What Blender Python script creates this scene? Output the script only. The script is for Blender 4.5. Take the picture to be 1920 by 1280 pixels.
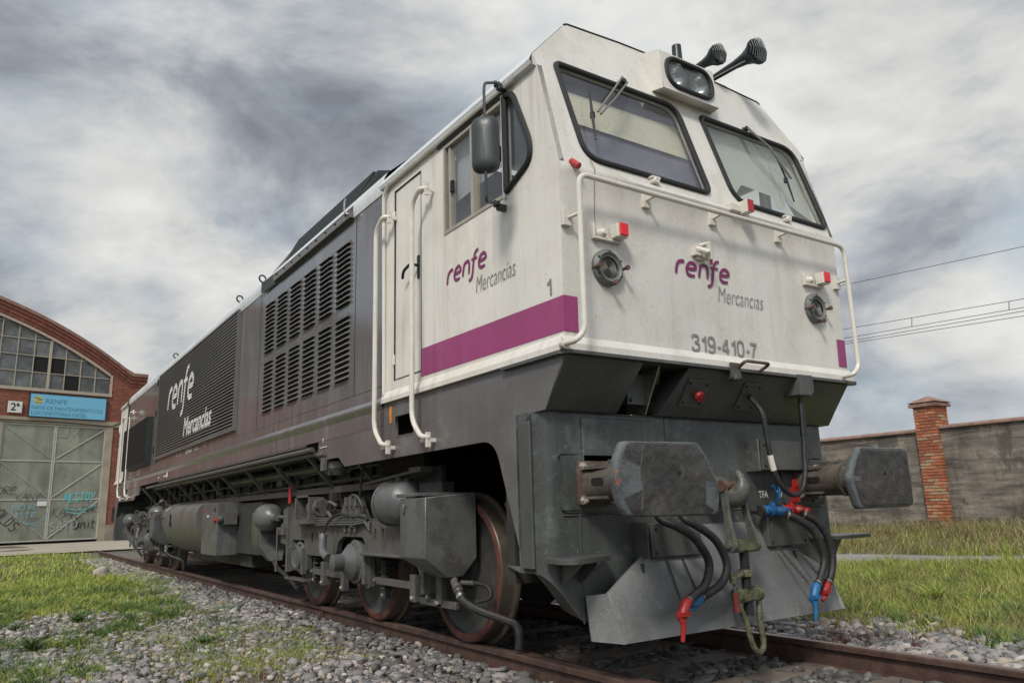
import bpy, bmesh, math, random
import numpy as np
from mathutils import Vector, Matrix, noise as mnoise
R = math.radians
random.seed(7); rng = np.random.default_rng(7)
for o in list(bpy.data.objects): bpy.data.objects.remove(o)
S = bpy.context.scene; COL = S.collection

# ------------------------------------------------------------ camera
yaw, pitch, roll = .596531, .215099, -.029313
F = Vector((math.sin(yaw)*math.cos(pitch), math.cos(yaw)*math.cos(pitch), math.sin(pitch)))
Rt0 = Vector((math.cos(yaw), -math.sin(yaw), 0)); U0 = Rt0.cross(F)
Rt = math.cos(roll)*Rt0 + math.sin(roll)*U0; Up = -math.sin(roll)*Rt0 + math.cos(roll)*U0
cd = bpy.data.cameras.new('camera'); cam = bpy.data.objects.new('camera', cd); COL.objects.link(cam)
cam.matrix_world = Matrix(((Rt.x, Up.x, -F.x, -3.8601), (Rt.y, Up.y, -F.y, -3.2261), (Rt.z, Up.z, -F.z, .9328), (0, 0, 0, 1)))
cd.sensor_width = 36; cd.lens = 1429.125/1920*36; cd.clip_end = 3000; cd.clip_start = .05
S.camera = cam

# ------------------------------------------------------------ world
SUN = Vector((-.62, -.50, .80)).normalized()
w = bpy.data.worlds.new('World'); S.world = w; w.use_nodes = True
nt = w.node_tree; nt.nodes.clear()
def N(nt, t, **k):
    n = nt.nodes.new(t)
    for a, b in k.items():
        if a == 'ins':
            for i, v in b.items(): n.inputs[i].default_value = v
        else: setattr(n, a, b)
    return n
def L(nt, a, ai, b, bi): nt.links.new(a.outputs[ai], b.inputs[bi])
def ramp(n, stops, interp='LINEAR'):
    cr = n.color_ramp; cr.interpolation = interp
    while len(cr.elements) < len(stops): cr.elements.new(.5)
    for e, (p, c) in zip(cr.elements, stops):
        e.position = p; e.color = (c, c, c, 1) if isinstance(c, (int, float)) else (*c, 1)
out = N(nt, 'ShaderNodeOutputWorld'); bg = N(nt, 'ShaderNodeBackground'); L(nt, bg, 0, out, 0)
sky = N(nt, 'ShaderNodeTexSky', sky_type='NISHITA', sun_disc=False)
sky.sun_elevation = math.asin(SUN.z); sky.sun_rotation = math.atan2(SUN.x, SUN.y)
tc = N(nt, 'ShaderNodeTexCoord'); sep = N(nt, 'ShaderNodeSeparateXYZ'); L(nt, tc, 'Generated', sep, 0)
ma = N(nt, 'ShaderNodeMath', operation='ADD', ins={1: .22}); L(nt, sep, 2, ma, 0)
mx = N(nt, 'ShaderNodeMath', operation='MAXIMUM', ins={1: .05}); L(nt, ma, 0, mx, 0)
dv = N(nt, 'ShaderNodeVectorMath', operation='DIVIDE')
cb = N(nt, 'ShaderNodeCombineXYZ')
for i in range(3): L(nt, mx, 0, cb, i)
L(nt, tc, 'Generated', dv, 0); L(nt, cb, 0, dv, 1)
mp = N(nt, 'ShaderNodeMapping'); mp.inputs['Scale'].default_value = (1.0, 1.0, 1); mp.inputs['Rotation'].default_value = (0, 0, R(25)); mp.inputs['Location'].default_value = (1.7, 4.3, 0)
cz_ = N(nt, 'ShaderNodeMapping'); cz_.inputs['Scale'].default_value = (1.55, 1.55, 3.0); L(nt, tc, 'Generated', cz_, 0)
pm = N(nt, 'ShaderNodeMix', data_type='RGBA'); pm.inputs[0].default_value = .18; L(nt, cz_, 0, pm, 6); L(nt, dv, 0, pm, 7); L(nt, pm, 2, mp, 0)
n1 = N(nt, 'ShaderNodeTexNoise', ins={'Scale': 2.1, 'Detail': 9, 'Roughness': .57, 'Distortion': .25}); L(nt, mp, 0, n1, 0)
n2 = N(nt, 'ShaderNodeTexNoise', ins={'Scale': 1.3, 'Detail': 5, 'Roughness': .55, 'Distortion': .3}); L(nt, pm, 2, n2, 0)
n3 = N(nt, 'ShaderNodeTexNoise', ins={'Scale': .6, 'Detail': 2, 'Roughness': .5}); L(nt, mp, 0, n3, 0)
# lighter cloud cover towards the north-east, heavier bank to the north-west
dt = N(nt, 'ShaderNodeVectorMath', operation='DOT_PRODUCT'); dt.inputs[1].default_value = Vector((.60, .62, .50)).normalized(); L(nt, tc, 'Generated', dt, 0)
mr = N(nt, 'ShaderNodeMapRange', ins={1: .70, 2: .99, 3: -.030, 4: .085}); L(nt, dt, 'Value', mr, 0)
sm_ = N(nt, 'ShaderNodeMath', operation='ADD'); L(nt, n1, 0, sm_, 0); L(nt, mr, 0, sm_, 1)
s3 = N(nt, 'ShaderNodeMath', operation='MULTIPLY_ADD', ins={1: .25, 2: -.125}); L(nt, n3, 0, s3, 0)
s4 = N(nt, 'ShaderNodeMath', operation='ADD'); L(nt, sm_, 0, s4, 0); L(nt, s3, 0, s4, 1)
r1 = N(nt, 'ShaderNodeValToRGB'); L(nt, s4, 0, r1, 0)
ramp(r1, [(.34, (.165, .184, .215)), (.43, (.255, .277, .308)), (.50, (.375, .395, .415)), (.57, (.51, .515, .505)), (.67, (.63, .63, .61))])
r2 = N(nt, 'ShaderNodeValToRGB'); L(nt, n2, 0, r2, 0); ramp(r2, [(.50, 0), (.64, .55)])
# thin openings where the blue sky shows through pale veil
skm = N(nt, 'ShaderNodeMix', data_type='RGBA'); skm.inputs[0].default_value = .35; L(nt, sky, 0, skm, 7); skm.inputs[6].default_value = (.42, .50, .55, 1)
sks = N(nt, 'ShaderNodeVectorMath', operation='SCALE'); sks.inputs['Scale'].default_value = .09; L(nt, sky, 0, sks, 0); L(nt, sks, 0, skm, 7)
veil = N(nt, 'ShaderNodeMix', data_type='RGBA'); L(nt, r2, 0, veil, 0); L(nt, r1, 0, veil, 6); L(nt, skm, 2, veil, 7)
# pale band low over the horizon
rh = N(nt, 'ShaderNodeValToRGB'); L(nt, sep, 2, rh, 0); ramp(rh, [(0.0, .6), (.05, .35), (.13, 0)])
hz = N(nt, 'ShaderNodeMix', data_type='RGBA'); L(nt, rh, 0, hz, 0); L(nt, veil, 2, hz, 6); hz.inputs[7].default_value = (.46, .465, .48, 1)
# the cloud layer is brightest around the hidden sun, behind the camera
ds = N(nt, 'ShaderNodeVectorMath', operation='DOT_PRODUCT'); ds.inputs[1].default_value = SUN; L(nt, tc, 'Generated', ds, 0)
rs_ = N(nt, 'ShaderNodeMapRange', ins={1: -.1, 2: 1.0, 3: 1.0, 4: 2.0}); L(nt, ds, 'Value', rs_, 0)
sunny = N(nt, 'ShaderNodeVectorMath', operation='SCALE'); L(nt, hz, 2, sunny, 0); L(nt, rs_, 0, sunny, 'Scale')
L(nt, sunny, 0, bg, 0); bg.inputs[1].default_value = 1.0
sd = bpy.data.lights.new('sun', 'SUN'); sd.energy = 2.1; sd.angle = R(12); sd.color = (1, .95, .88)
so = bpy.data.objects.new('sun', sd); COL.objects.link(so); so.rotation_euler = SUN.to_track_quat('Z', 'Y').to_euler()
S.view_settings.view_transform = 'Standard'; S.view_settings.look = 'None'; S.view_settings.gamma = 1
S.view_settings.exposure = .35
S.render.engine = 'CYCLES'; S.render.resolution_x = 1024; S.render.resolution_y = 682

# ------------------------------------------------------------ materials
def mat(name, col, rough=.5, metal=0, var=.25, scale=3.0, streak=None, bump=0.0, bscale=8.0, dirt=None, spots=None, spec=None, coat=0, rnd=None, fine=.12, uneven=0):
    m = bpy.data.materials.new(name); m.use_nodes = True; nt = m.node_tree
    b = nt.nodes['Principled BSDF']; t = N(nt, 'ShaderNodeTexCoord')
    b.inputs['Metallic'].default_value = metal
    if spec is not None: b.inputs['Specular IOR Level'].default_value = spec
    if coat: b.inputs['Coat Weight'].default_value = coat; b.inputs['Coat Roughness'].default_value = .12
    n = N(nt, 'ShaderNodeTexNoise', ins={'Scale': scale, 'Detail': 6, 'Roughness': .6}); L(nt, t, 'Object', n, 0)
    r = N(nt, 'ShaderNodeValToRGB'); L(nt, n, 0, r, 0); c = Vector(col)
    ramp(r, [(.3, tuple(c*(1-var))), (.7, tuple(c*(1+var*.6)))])
    last = (r, 0)
    if rnd:
        g = N(nt, 'ShaderNodeNewGeometry'); rr = N(nt, 'ShaderNodeValToRGB'); L(nt, g, 'Random Per Island', rr, 0)
        ramp(rr, rnd); mxn = N(nt, 'ShaderNodeMix', data_type='RGBA'); mxn.inputs[0].default_value = .85
        nt.links.new(last[0].outputs[last[1]], mxn.inputs[6]); L(nt, rr, 0, mxn, 7); last = (mxn, 2)
    def layer(fac, color, amt):
        nonlocal last
        mm = N(nt, 'ShaderNodeMath', operation='MULTIPLY', ins={1: amt}); nt.links.new(fac, mm.inputs[0])
        x = N(nt, 'ShaderNodeMix', data_type='RGBA'); L(nt, mm, 0, x, 0); nt.links.new(last[0].outputs[last[1]], x.inputs[6])
        x.inputs[7].default_value = (*color, 1); last = (x, 2)
    if streak:      # grime run down the surface: (colour, amount, horizontal scale)
        mp = N(nt, 'ShaderNodeMapping'); mp.inputs['Scale'].default_value = (streak[2], streak[2], streak[2]*.07); L(nt, t, 'Object', mp, 0)
        ns = N(nt, 'ShaderNodeTexNoise', ins={'Scale': 1.0, 'Detail': 5, 'Roughness': .65}); L(nt, mp, 0, ns, 0)
        rs = N(nt, 'ShaderNodeValToRGB'); L(nt, ns, 0, rs, 0); ramp(rs, [(.47, 0), (.72, 1)])
        nb = N(nt, 'ShaderNodeTexNoise', ins={'Scale': 1.1, 'Detail': 2}); L(nt, t, 'Object', nb, 0)
        rb = N(nt, 'ShaderNodeValToRGB'); L(nt, nb, 0, rb, 0); ramp(rb, [(.35, .25), (.65, 1)])
        mu = N(nt, 'ShaderNodeMath', operation='MULTIPLY'); L(nt, rs, 0, mu, 0); L(nt, rb, 0, mu, 1)
        layer(mu.outputs[0], streak[0], streak[1])
    if dirt:        # blotches: (colour, amount, scale)
        nd = N(nt, 'ShaderNodeTexNoise', ins={'Scale': dirt[2], 'Detail': 8, 'Roughness': .7}); L(nt, t, 'Object', nd, 0)
        rd = N(nt, 'ShaderNodeValToRGB'); L(nt, nd, 0, rd, 0); ramp(rd, [(.5, 0), (.62, 1)])
        layer(rd.outputs[0], dirt[0], dirt[1])
    if spots:       # chips of another colour
        nd = N(nt, 'ShaderNodeTexNoise', ins={'Scale': spots[2], 'Detail': 9, 'Roughness': .75}); L(nt, t, 'Object', nd, 0)
        rd = N(nt, 'ShaderNodeValToRGB'); L(nt, nd, 0, rd, 0); ramp(rd, [(.60, 0), (.64, 1)])
        layer(rd.outputs[0], spots[0], spots[1])
    if fine:
        nf = N(nt, 'ShaderNodeTexNoise', ins={'Scale': 90, 'Detail': 3}); L(nt, t, 'Object', nf, 0)
        rf = N(nt, 'ShaderNodeValToRGB'); L(nt, nf, 0, rf, 0); ramp(rf, [(.3, 1-fine), (.7, 1+fine)])
        x = N(nt, 'ShaderNodeMix', data_type='RGBA', blend_type='MULTIPLY'); x.inputs[0].default_value = 1
        nt.links.new(last[0].outputs[last[1]], x.inputs[6]); L(nt, rf, 0, x, 7); last = (x, 2)
    nt.links.new(last[0].outputs[last[1]], b.inputs['Base Color'])
    rr = N(nt, 'ShaderNodeMapRange', ins={3: max(.03, rough-.1), 4: min(1, rough+.14)}); L(nt, n, 0, rr, 0); L(nt, rr, 0, b, 'Roughness')
    if bump or uneven:
        bp = N(nt, 'ShaderNodeBump', ins={'Strength': bump or uneven, 'Distance': .02 if not uneven else .05})
        nb = N(nt, 'ShaderNodeTexNoise', ins={'Scale': bscale, 'Detail': 1 if uneven else 6}); L(nt, t, 'Object', nb, 0)
        L(nt, nb, 0, bp, 'Height'); L(nt, bp, 0, b, 'Normal')
    return m
M = {}
M['white'] = mat('white_paint', (.71, .685, .62), .36, var=.08, scale=1.6, streak=((.30, .24, .18), .55, 9), fine=.06, uneven=.07, bscale=2.2, dirt=((.56, .51, .43), .45, 1.5), spots=((.50, .45, .38), .4, 16))
M['whitef'] = mat('white_front_paint', (.67, .65, .595), .40, var=.08, scale=1.3, streak=((.38, .33, .26), .42, 6), fine=.07, uneven=.06, bscale=2.2, dirt=((.50, .46, .38), .45, 1.7), spots=((.42, .37, .30), .4, 18))
M['roofwhite'] = mat('roof_white_paint', (.60, .62, .62), .35, var=.1, scale=2, streak=((.3, .3, .3), .4, 5))
M['railwhite'] = mat('white_handrail_paint', (.64, .61, .54), .35, var=.1, scale=9, fine=.05)
M['purple'] = mat('purple_stripe_paint', (.30, .045, .155), .3, var=.14, scale=2.5, streak=((.33, .12, .2), .5, 7), uneven=.05, bscale=2.2)
M['purpletext'] = mat('purple_lettering', (.20, .02, .10), .4, var=.05, fine=0)
M['greytext'] = mat('grey_lettering', (.235, .23, .215), .45, var=.1, fine=0)
M['whitetext'] = mat('white_lettering', (.74, .72, .68), .45, var=.1, fine=0)
M['body'] = mat('dark_grey_body_paint', (.135, .130, .132), .13, var=.2, scale=1.2, streak=((.30, .285, .275), .65, 6), fine=.06, uneven=.09, bscale=1.6, dirt=((.115, .105, .10), .4, 1.1), coat=.5)
M['slat'] = mat('grey_brown_louvre_paint', (.150, .140, .136), .33, var=.2, scale=2, streak=((.12, .11, .10), .4, 8), fine=.08)
M['sill'] = mat('grey_sill_paint', (.125, .12, .117), .25, var=.24, scale=1.5, streak=((.20, .19, .18), .5, 7), dirt=((.092, .084, .079), .5, 2.2), fine=.09, uneven=.08, bscale=1.8, coat=.25)
M['front'] = mat('grey_buffer_beam_paint', (.075, .077, .072), .34, var=.24, scale=2.2, streak=((.15, .155, .148), .5, 5), fine=.1, uneven=.06, bscale=2.5, spots=((.20, .19, .175), .5, 26))
M['lensgrey'] = mat('ribbed_lamp_lens', (.20, .20, .19), .16, var=.2, scale=20)
M['lampring'] = mat('dull_lamp_ring', (.15, .155, .15), .45, var=.3, scale=12, dirt=((.08, .07, .06), .6, 12))
M['plough'] = mat('scuffed_plough_paint', (.15, .152, .148), .36, var=.2, scale=2.5, streak=((.24, .245, .24), .6, 4), dirt=((.085, .08, .075), .55, 3), spots=((.30, .29, .27), .6, 30), fine=.12, uneven=.08, bscale=3)
M['beam'] = mat('grimy_beam_paint', (.062, .068, .064), .33, var=.3, scale=2.0, dirt=((.17, .205, .195), .62, 1.5), streak=((.15, .175, .168), .55, 4), fine=.12, uneven=.10, bscale=3, spots=((.24, .23, .21), .5, 30))
M['under'] = mat('undergear_grey', (.105, .101, .094), .45, var=.35, scale=6, dirt=((.045, .04, .035), .7, 6), streak=((.16, .15, .135), .4, 14), bump=.15, bscale=30, fine=.2)
M['deep'] = mat('grimy_underframe', (.035, .034, .032), .6, var=.4, scale=5, dirt=((.07, .06, .05), .5, 6))
M['tank'] = mat('grey_tank_paint', (.108, .113, .112), .36, var=.28, scale=4, dirt=((.06, .054, .048), .6, 4.5), streak=((.16, .15, .135), .5, 9), fine=.14, spots=((.20, .18, .16), .5, 34), uneven=.05, bscale=4)
M['fuel'] = mat('fuel_tank_paint', (.125, .12, .11), .42, var=.2, scale=3, dirt=((.16, .145, .12), .5, 1.5), streak=((.07, .06, .055), .5, 6), fine=.1)
M['black'] = mat('black_rubber', (.012, .013, .013), .45, var=.3, scale=20, fine=.1)
M['hose'] = mat('black_hose_rubber', (.018, .018, .018), .5, var=.4, scale=15, dirt=((.05, .045, .04), .5, 18), bump=.25, bscale=120, fine=.2)
M['blackmetal'] = mat('black_painted_metal', (.014, .02, .02), .35, var=.3, scale=8)
M['grille'] = mat('black_grille_metal', (.028, .03, .031), .4, var=.3, scale=8)
M['steel'] = mat('worn_steel', (.42, .40, .37), .35, metal=.9, var=.25, scale=18)
M['hornmesh'] = mat('dull_horn_mesh', (.10, .115, .11), .5, metal=.3, var=.2)
M['polish'] = mat('polished_tread', (.085, .072, .055), .36, metal=.35, var=.3, scale=9, dirt=((.12, .08, .05), .6, 8))
M['wheel'] = mat('wheel_disc_grime', (.045, .045, .044), .55, var=.35, scale=9, dirt=((.09, .075, .06), .5, 8))
M['rim'] = mat('red_tyre_paint', (.115, .036, .026), .65, var=.45, scale=12, dirt=((.045, .032, .026), .8, 9))
M['bufface'] = mat('greased_buffer_face', (.045, .043, .041), .38, var=.35, scale=7, dirt=((.085, .08, .075), .6, 5), spots=((.13, .10, .085), .5, 14), bump=.6, bscale=14, fine=.2)
M['bufedge'] = mat('chipped_blue_grey_paint', (.10, .112, .116), .5, var=.3, scale=9, spots=((.30, .085, .035), .9, 8), dirt=((.05, .05, .05), .7, 12), bump=.3, bscale=25)
M['shank'] = mat('brown_grey_buffer_shank', (.10, .088, .07), .5, var=.35, scale=7, dirt=((.04, .03, .025), .7, 9))
M['rustp'] = mat('rusty_flange', (.12, .065, .045), .6, var=.4, scale=12, dirt=((.13, .12, .11), .7, 12))
M['coupling'] = mat('olive_coupling_paint', (.105, .108, .058), .5, var=.5, scale=16, dirt=((.035, .03, .024), .85, 22), bump=.35, bscale=40, spots=((.16, .11, .05), .6, 30))
M['greycoup'] = mat('grey_coupling_paint', (.095, .10, .09), .42, var=.4, scale=14, dirt=((.13, .115, .06), .6, 18), spots=((.03, .028, .025), .8, 26))
M['brightbolt'] = mat('bare_bolt_steel', (.46, .43, .38), .3, metal=.3, var=.3, scale=40)
M['arm'] = mat('wiper_arm_steel', (.20, .195, .18), .35, metal=.3, var=.2)
M['screw'] = mat('greased_screw', (.03, .03, .028), .35, var=.3, scale=30)
M['red'] = mat('red_plastic_paint', (.36, .018, .016), .42, var=.3, scale=14, dirt=((.16, .025, .02), .7, 24), spots=((.1, .05, .045), .7, 40), fine=.15)
M['redm'] = mat('dull_red_lens', (.42, .03, .03), .2, var=.1, scale=20)
M['redglow'] = mat('bright_red_lens', (.75, .02, .03), .25, var=.08, scale=20)
M['blue'] = mat('blue_cock_paint', (.016, .13, .31), .45, var=.3, scale=14, dirt=((.02, .07, .15), .7, 24), spots=((.06, .065, .07), .7, 40), fine=.15)
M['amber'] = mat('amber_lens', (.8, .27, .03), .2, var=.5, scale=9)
M['alum'] = mat('aluminium_window_frame', (.42, .38, .32), .4, metal=.4, var=.15, scale=9)
M['interior'] = mat('cab_interior_grey', (.16, .165, .17), .7, var=.1)
M['blind'] = mat('cream_blind', (.80, .78, .50), .8, var=.06, scale=4)
M['blind2'] = mat('pale_green_blind', (.46, .475, .445), .8, var=.08, scale=4)
M['paleblind'] = mat('pale_grey_blind', (.42, .43, .43), .8, var=.08, scale=4)
M['mirrorshell'] = mat('mirror_shell_plastic', (.035, .042, .043), .38, var=.2, scale=6)
M['footing'] = mat('mossy_footing_stone', (.10, .092, .07), .9, var=.4, scale=4, bump=.6, bscale=9)
M['rail'] = mat('rusty_rail', (.078, .044, .034), .5, var=.4, scale=7, dirt=((.13, .085, .065), .4, 9), bump=.2, bscale=30)
M['railtop'] = mat('dull_rail_head', (.19, .125, .105), .35, metal=.5, var=.35, scale=6, dirt=((.14, .07, .05), .6, 8))
M['sleeper'] = mat('weathered_sleeper_wood', (.15, .12, .095), .85, var=.4, scale=5, bump=.5, bscale=20)
M['galv'] = mat('galvanised_door_sheet', (.24, .25, .195), .5, var=.28, scale=.9, streak=((.10, .105, .08), .65, 2.5), dirt=((.12, .12, .09), .65, .8), uneven=.3, bscale=1.6)
M['doorframe'] = mat('pale_door_bars', (.40, .40, .35), .5, var=.15)
M['conc'] = mat('pale_concrete_frame', (.33, .28, .21), .8, var=.2, scale=2)
M['stonebase'] = mat('stone_plinth', (.24, .21, .17), .85, var=.3, scale=3)
M['signblue'] = mat('light_blue_sign', (.16, .44, .62), .4, var=.05, scale=1)
M['signtext'] = mat('faded_blue_lettering', (.06, .17, .23), .5, var=.05, fine=0)
M['yellow'] = mat('yellow_emblem_paint', (.55, .44, .05), .5, var=.05)
M['signwhite'] = mat('white_enamel', (.62, .62, .58), .4, var=.05)
M['blackpaint'] = mat('black_lettering', (.015, .015, .015), .5, var=.1, fine=0)
M['graffblk'] = mat('black_spray_paint', (.02, .02, .02), .6, var=.2, fine=0)
M['graffcyan'] = mat('turquoise_spray_paint', (.10, .50, .50), .6, var=.2, fine=0)
M['graffblue'] = mat('pale_blue_spray_paint', (.20, .42, .50), .6, var=.2, fine=0)
M['graffgrey'] = mat('grey_spray_paint', (.38, .39, .36), .6, var=.2, fine=0)
M['pane'] = mat('dusty_window_pane', (.11, .12, .115), .25, var=.6, scale=1.3, dirt=((.20, .21, .20), .6, 1.1))
M['void'] = mat('broken_pane_dark', (.008, .008, .008), .9)
M['mullion'] = mat('window_bar_paint', (.38, .33, .26), .6, var=.1)
M['wire'] = mat('overhead_wire_copper', (.03, .03, .032), .5)

def brick(name, c1, c2, mortar, sx, ob=None, bw=.26, bh=.075, msz=.009, bump=.6):
    m = bpy.data.materials.new(name); m.use_nodes = True; nt = m.node_tree; b = nt.nodes['Principled BSDF']
    t = N(nt, 'ShaderNodeTexCoord'); sp = N(nt, 'ShaderNodeSeparateXYZ'); L(nt, t, 'Object', sp, 0)
    ad = N(nt, 'ShaderNodeMath', operation='ADD'); L(nt, sp, 0, ad, 0); L(nt, sp, 1, ad, 1)
    cbn = N(nt, 'ShaderNodeCombineXYZ'); L(nt, ad, 0, cbn, 0); L(nt, sp, 2, cbn, 1)
    dn = N(nt, 'ShaderNodeTexNoise', ins={'Scale': 6, 'Detail': 3}); L(nt, t, 'Object', dn, 0)
    sc = N(nt, 'ShaderNodeVectorMath', operation='SCALE'); sc.inputs['Scale'].default_value = .02; L(nt, dn, 'Color', sc, 0)
    va = N(nt, 'ShaderNodeVectorMath', operation='ADD'); L(nt, cbn, 0, va, 0); L(nt, sc, 0, va, 1)
    br = N(nt, 'ShaderNodeTexBrick', ins={'Scale': sx, 'Mortar Size': msz, 'Brick Width': bw, 'Row Height': bh, 'Color1': (*c1, 1), 'Color2': (*c2, 1), 'Mortar': (*mortar, 1)})
    L(nt, va, 0, br, 0)
    n = N(nt, 'ShaderNodeTexNoise', ins={'Scale': 1.2, 'Detail': 8, 'Roughness': .7}); L(nt, t, 'Object', n, 0)
    rr = N(nt, 'ShaderNodeValToRGB'); L(nt, n, 0, rr, 0); ramp(rr, [(.3, .62), (.7, 1.25)])
    x = N(nt, 'ShaderNodeMix', data_type='RGBA', blend_type='MULTIPLY'); x.inputs[0].default_value = 1; L(nt, br, 0, x, 6); L(nt, rr, 0, x, 7)
    L(nt, x, 2, b, 'Base Color'); b.inputs['Roughness'].default_value = .85
    bp = N(nt, 'ShaderNodeBump', ins={'Strength': bump, 'Distance': .01}); bp.invert = True; L(nt, br, 'Fac', bp, 'Height'); L(nt, bp, 0, b, 'Normal')
    return m
M['brick'] = brick('depot_red_brick', (.30, .078, .040), (.16, .045, .028), (.16, .10, .075), 1)
M['brickcap'] = brick('parapet_red_brick', (.25, .065, .04), (.14, .045, .032), (.13, .08, .06), 1, bw=.12, bh=.3)
M['pillarbrick'] = [mat('orange_brick_%d' % i, c, .85, var=.3, scale=14, dirt=(d, .5, 9), bump=.5, bscale=40) for i, (c, d) in enumerate([((.42, .12, .05), (.30, .2, .13)), ((.33, .10, .05), (.2, .12, .08)), ((.48, .20, .09), (.4, .3, .2)), ((.40, .27, .16), (.25, .12, .07))])]
M['mortar'] = mat('pale_mortar', (.28, .235, .18), .9, var=.3, scale=20)
M['coping'] = mat('reddish_coping_tile', (.25, .15, .115), .85, var=.4, scale=5)

def glass(name, tint=(.75, .8, .78), refl=.3, trans=.6, dust=(.25, .26, .25), dustamt=.25):
    m = bpy.data.materials.new(name); m.use_nodes = True; nt = m.node_tree; nt.nodes.clear()
    o = N(nt, 'ShaderNodeOutputMaterial'); g = N(nt, 'ShaderNodeBsdfGlossy', ins={'Roughness': .04}); g.inputs[0].default_value = (.9, .9, .9, 1)
    tr = N(nt, 'ShaderNodeBsdfTransparent'); tr.inputs[0].default_value = (*tint, 1)
    d = N(nt, 'ShaderNodeBsdfDiffuse'); d.inputs[0].default_value = (*dust, 1)
    t = N(nt, 'ShaderNodeTexCoord'); n = N(nt, 'ShaderNodeTexNoise', ins={'Scale': 2.2, 'Detail': 6, 'Roughness': .65}); L(nt, t, 'Object', n, 0)
    rr = N(nt, 'ShaderNodeValToRGB'); L(nt, n, 0, rr, 0); ramp(rr, [(.3, dustamt*.6), (.7, min(1, dustamt*1.5))])
    m1 = N(nt, 'ShaderNodeMixShader'); L(nt, rr, 0, m1, 0); L(nt, tr, 0, m1, 1); L(nt, d, 0, m1, 2)
    fr = N(nt, 'ShaderNodeLayerWeight', ins={0: .5}); pw = N(nt, 'ShaderNodeMath', operation='POWER', ins={1: 4.0}); L(nt, fr, 'Facing', pw, 0)
    mm = N(nt, 'ShaderNodeMath', operation='MULTIPLY_ADD', ins={1: .8, 2: refl}); L(nt, pw, 0, mm, 0)
    m2 = N(nt, 'ShaderNodeMixShader'); L(nt, mm, 0, m2, 0); L(nt, m1, 0, m2, 1); L(nt, g, 0, m2, 2); L(nt, m2, 0, o, 0)
    return m
M['screen'] = glass('windscreen_glass', (.86, .86, .93), .07, dust=(.30, .30, .33), dustamt=.16)
M['screen2'] = glass('dusty_windscreen_glass', (.92, .95, .92), .05, dust=(.45, .48, .42), dustamt=.15)
M['sideglass'] = glass('cab_side_glass', (.92, .94, .95), .08, dust=(.35, .36, .37), dustamt=.14)
M['lens'] = glass('lamp_glass', (.88, .9, .89), .06, dust=(.30, .31, .30), dustamt=.14)
rf = bpy.data.materials.new('lamp_reflector'); rf.use_nodes = True; b_ = rf.node_tree.nodes['Principled BSDF']
b_.inputs['Base Color'].default_value = (.48, .50, .50, 1); b_.inputs['Metallic'].default_value = 1; b_.inputs['Roughness'].default_value = .22; M['reflector'] = rf
ms = bpy.data.materials.new('mirror_glass'); ms.use_nodes = True; b_ = ms.node_tree.nodes['Principled BSDF']
b_.inputs['Base Color'].default_value = (.8, .8, .8, 1); b_.inputs['Metallic'].default_value = 1; b_.inputs['Roughness'].default_value = .03; M['mirror'] = ms

# ------------------------------------------------------------ mesh helpers
ORG = {}
def org_of(o):
    while o is not None:
        if o.name in ORG: return ORG[o.name]
        o = o.parent
    return Vector((0, 0, 0))
def tag(o, label=None, cat=None, group=None, kind=None):
    if label: o['label'] = label
    if cat: o['category'] = cat
    if group: o['group'] = group
    if kind: o['kind'] = kind
    return o
def thing(name, loc, label, cat, group=None):
    o = bpy.data.objects.new(name, None); COL.objects.link(o); o.location = loc; o.empty_display_size = .2
    ORG[o.name] = Vector(loc); return tag(o, label, cat, group)
def link_mesh(name, me, m, parent, origin=None):
    off = org_of(parent) if parent is not None else (Vector(origin) if origin is not None else Vector((0, 0, 0)))
    if off.length > 0: me.transform(Matrix.Translation(-off))
    o = bpy.data.objects.new(name, me); COL.objects.link(o)
    if parent is not None: o.parent = parent
    else: o.location = off; ORG[o.name] = off
    if isinstance(m, list):
        for x in m: me.materials.append(M[x] if isinstance(x, str) else x)
    elif m is not None: me.materials.append(M[m] if isinstance(m, str) else m)
    return o
def basis(d):
    d = Vector(d).normalized(); a = Vector((0, 0, 1)) if abs(d.z) < .95 else Vector((1, 0, 0))
    u = d.cross(a).normalized(); return u, d.cross(u).normalized()
def catmull(P, n=6, closed=False):
    P = [Vector(p) for p in P]; o = []; k = len(P)
    for i in range(k if closed else k-1):
        if closed: a, b, c, d = P[i-1], P[i], P[(i+1) % k], P[(i+2) % k]
        else: a, b, c, d = P[max(i-1, 0)], P[i], P[i+1], P[min(i+2, k-1)]
        for j in range(n):
            t = j/n; o.append(.5*((2*b)+(c-a)*t+(2*a-5*b+4*c-d)*t*t+(3*b-a-3*c+d)*t**3))
    if not closed: o.append(P[-1])
    return o
def fillet(P, r, n=5, closed=False):
    P = [Vector(p) for p in P]; o = []; k = len(P)
    for i in range(k):
        if not closed and i in (0, k-1): o.append(P[i]); continue
        a, b, c = P[i-1], P[i], P[(i+1) % k]
        rr = r[i] if isinstance(r, (list, tuple)) else r
        d1, d2 = (a-b), (c-b); q = min(rr, d1.length*.49, d2.length*.49)
        if q < 1e-5: o.append(b); continue
        p1, p2 = b+d1.normalized()*q, b+d2.normalized()*q
        for j in range(n+1):
            t = j/n; o.append((1-t)**2*p1+2*t*(1-t)*b+t*t*p2)
    return o
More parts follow.
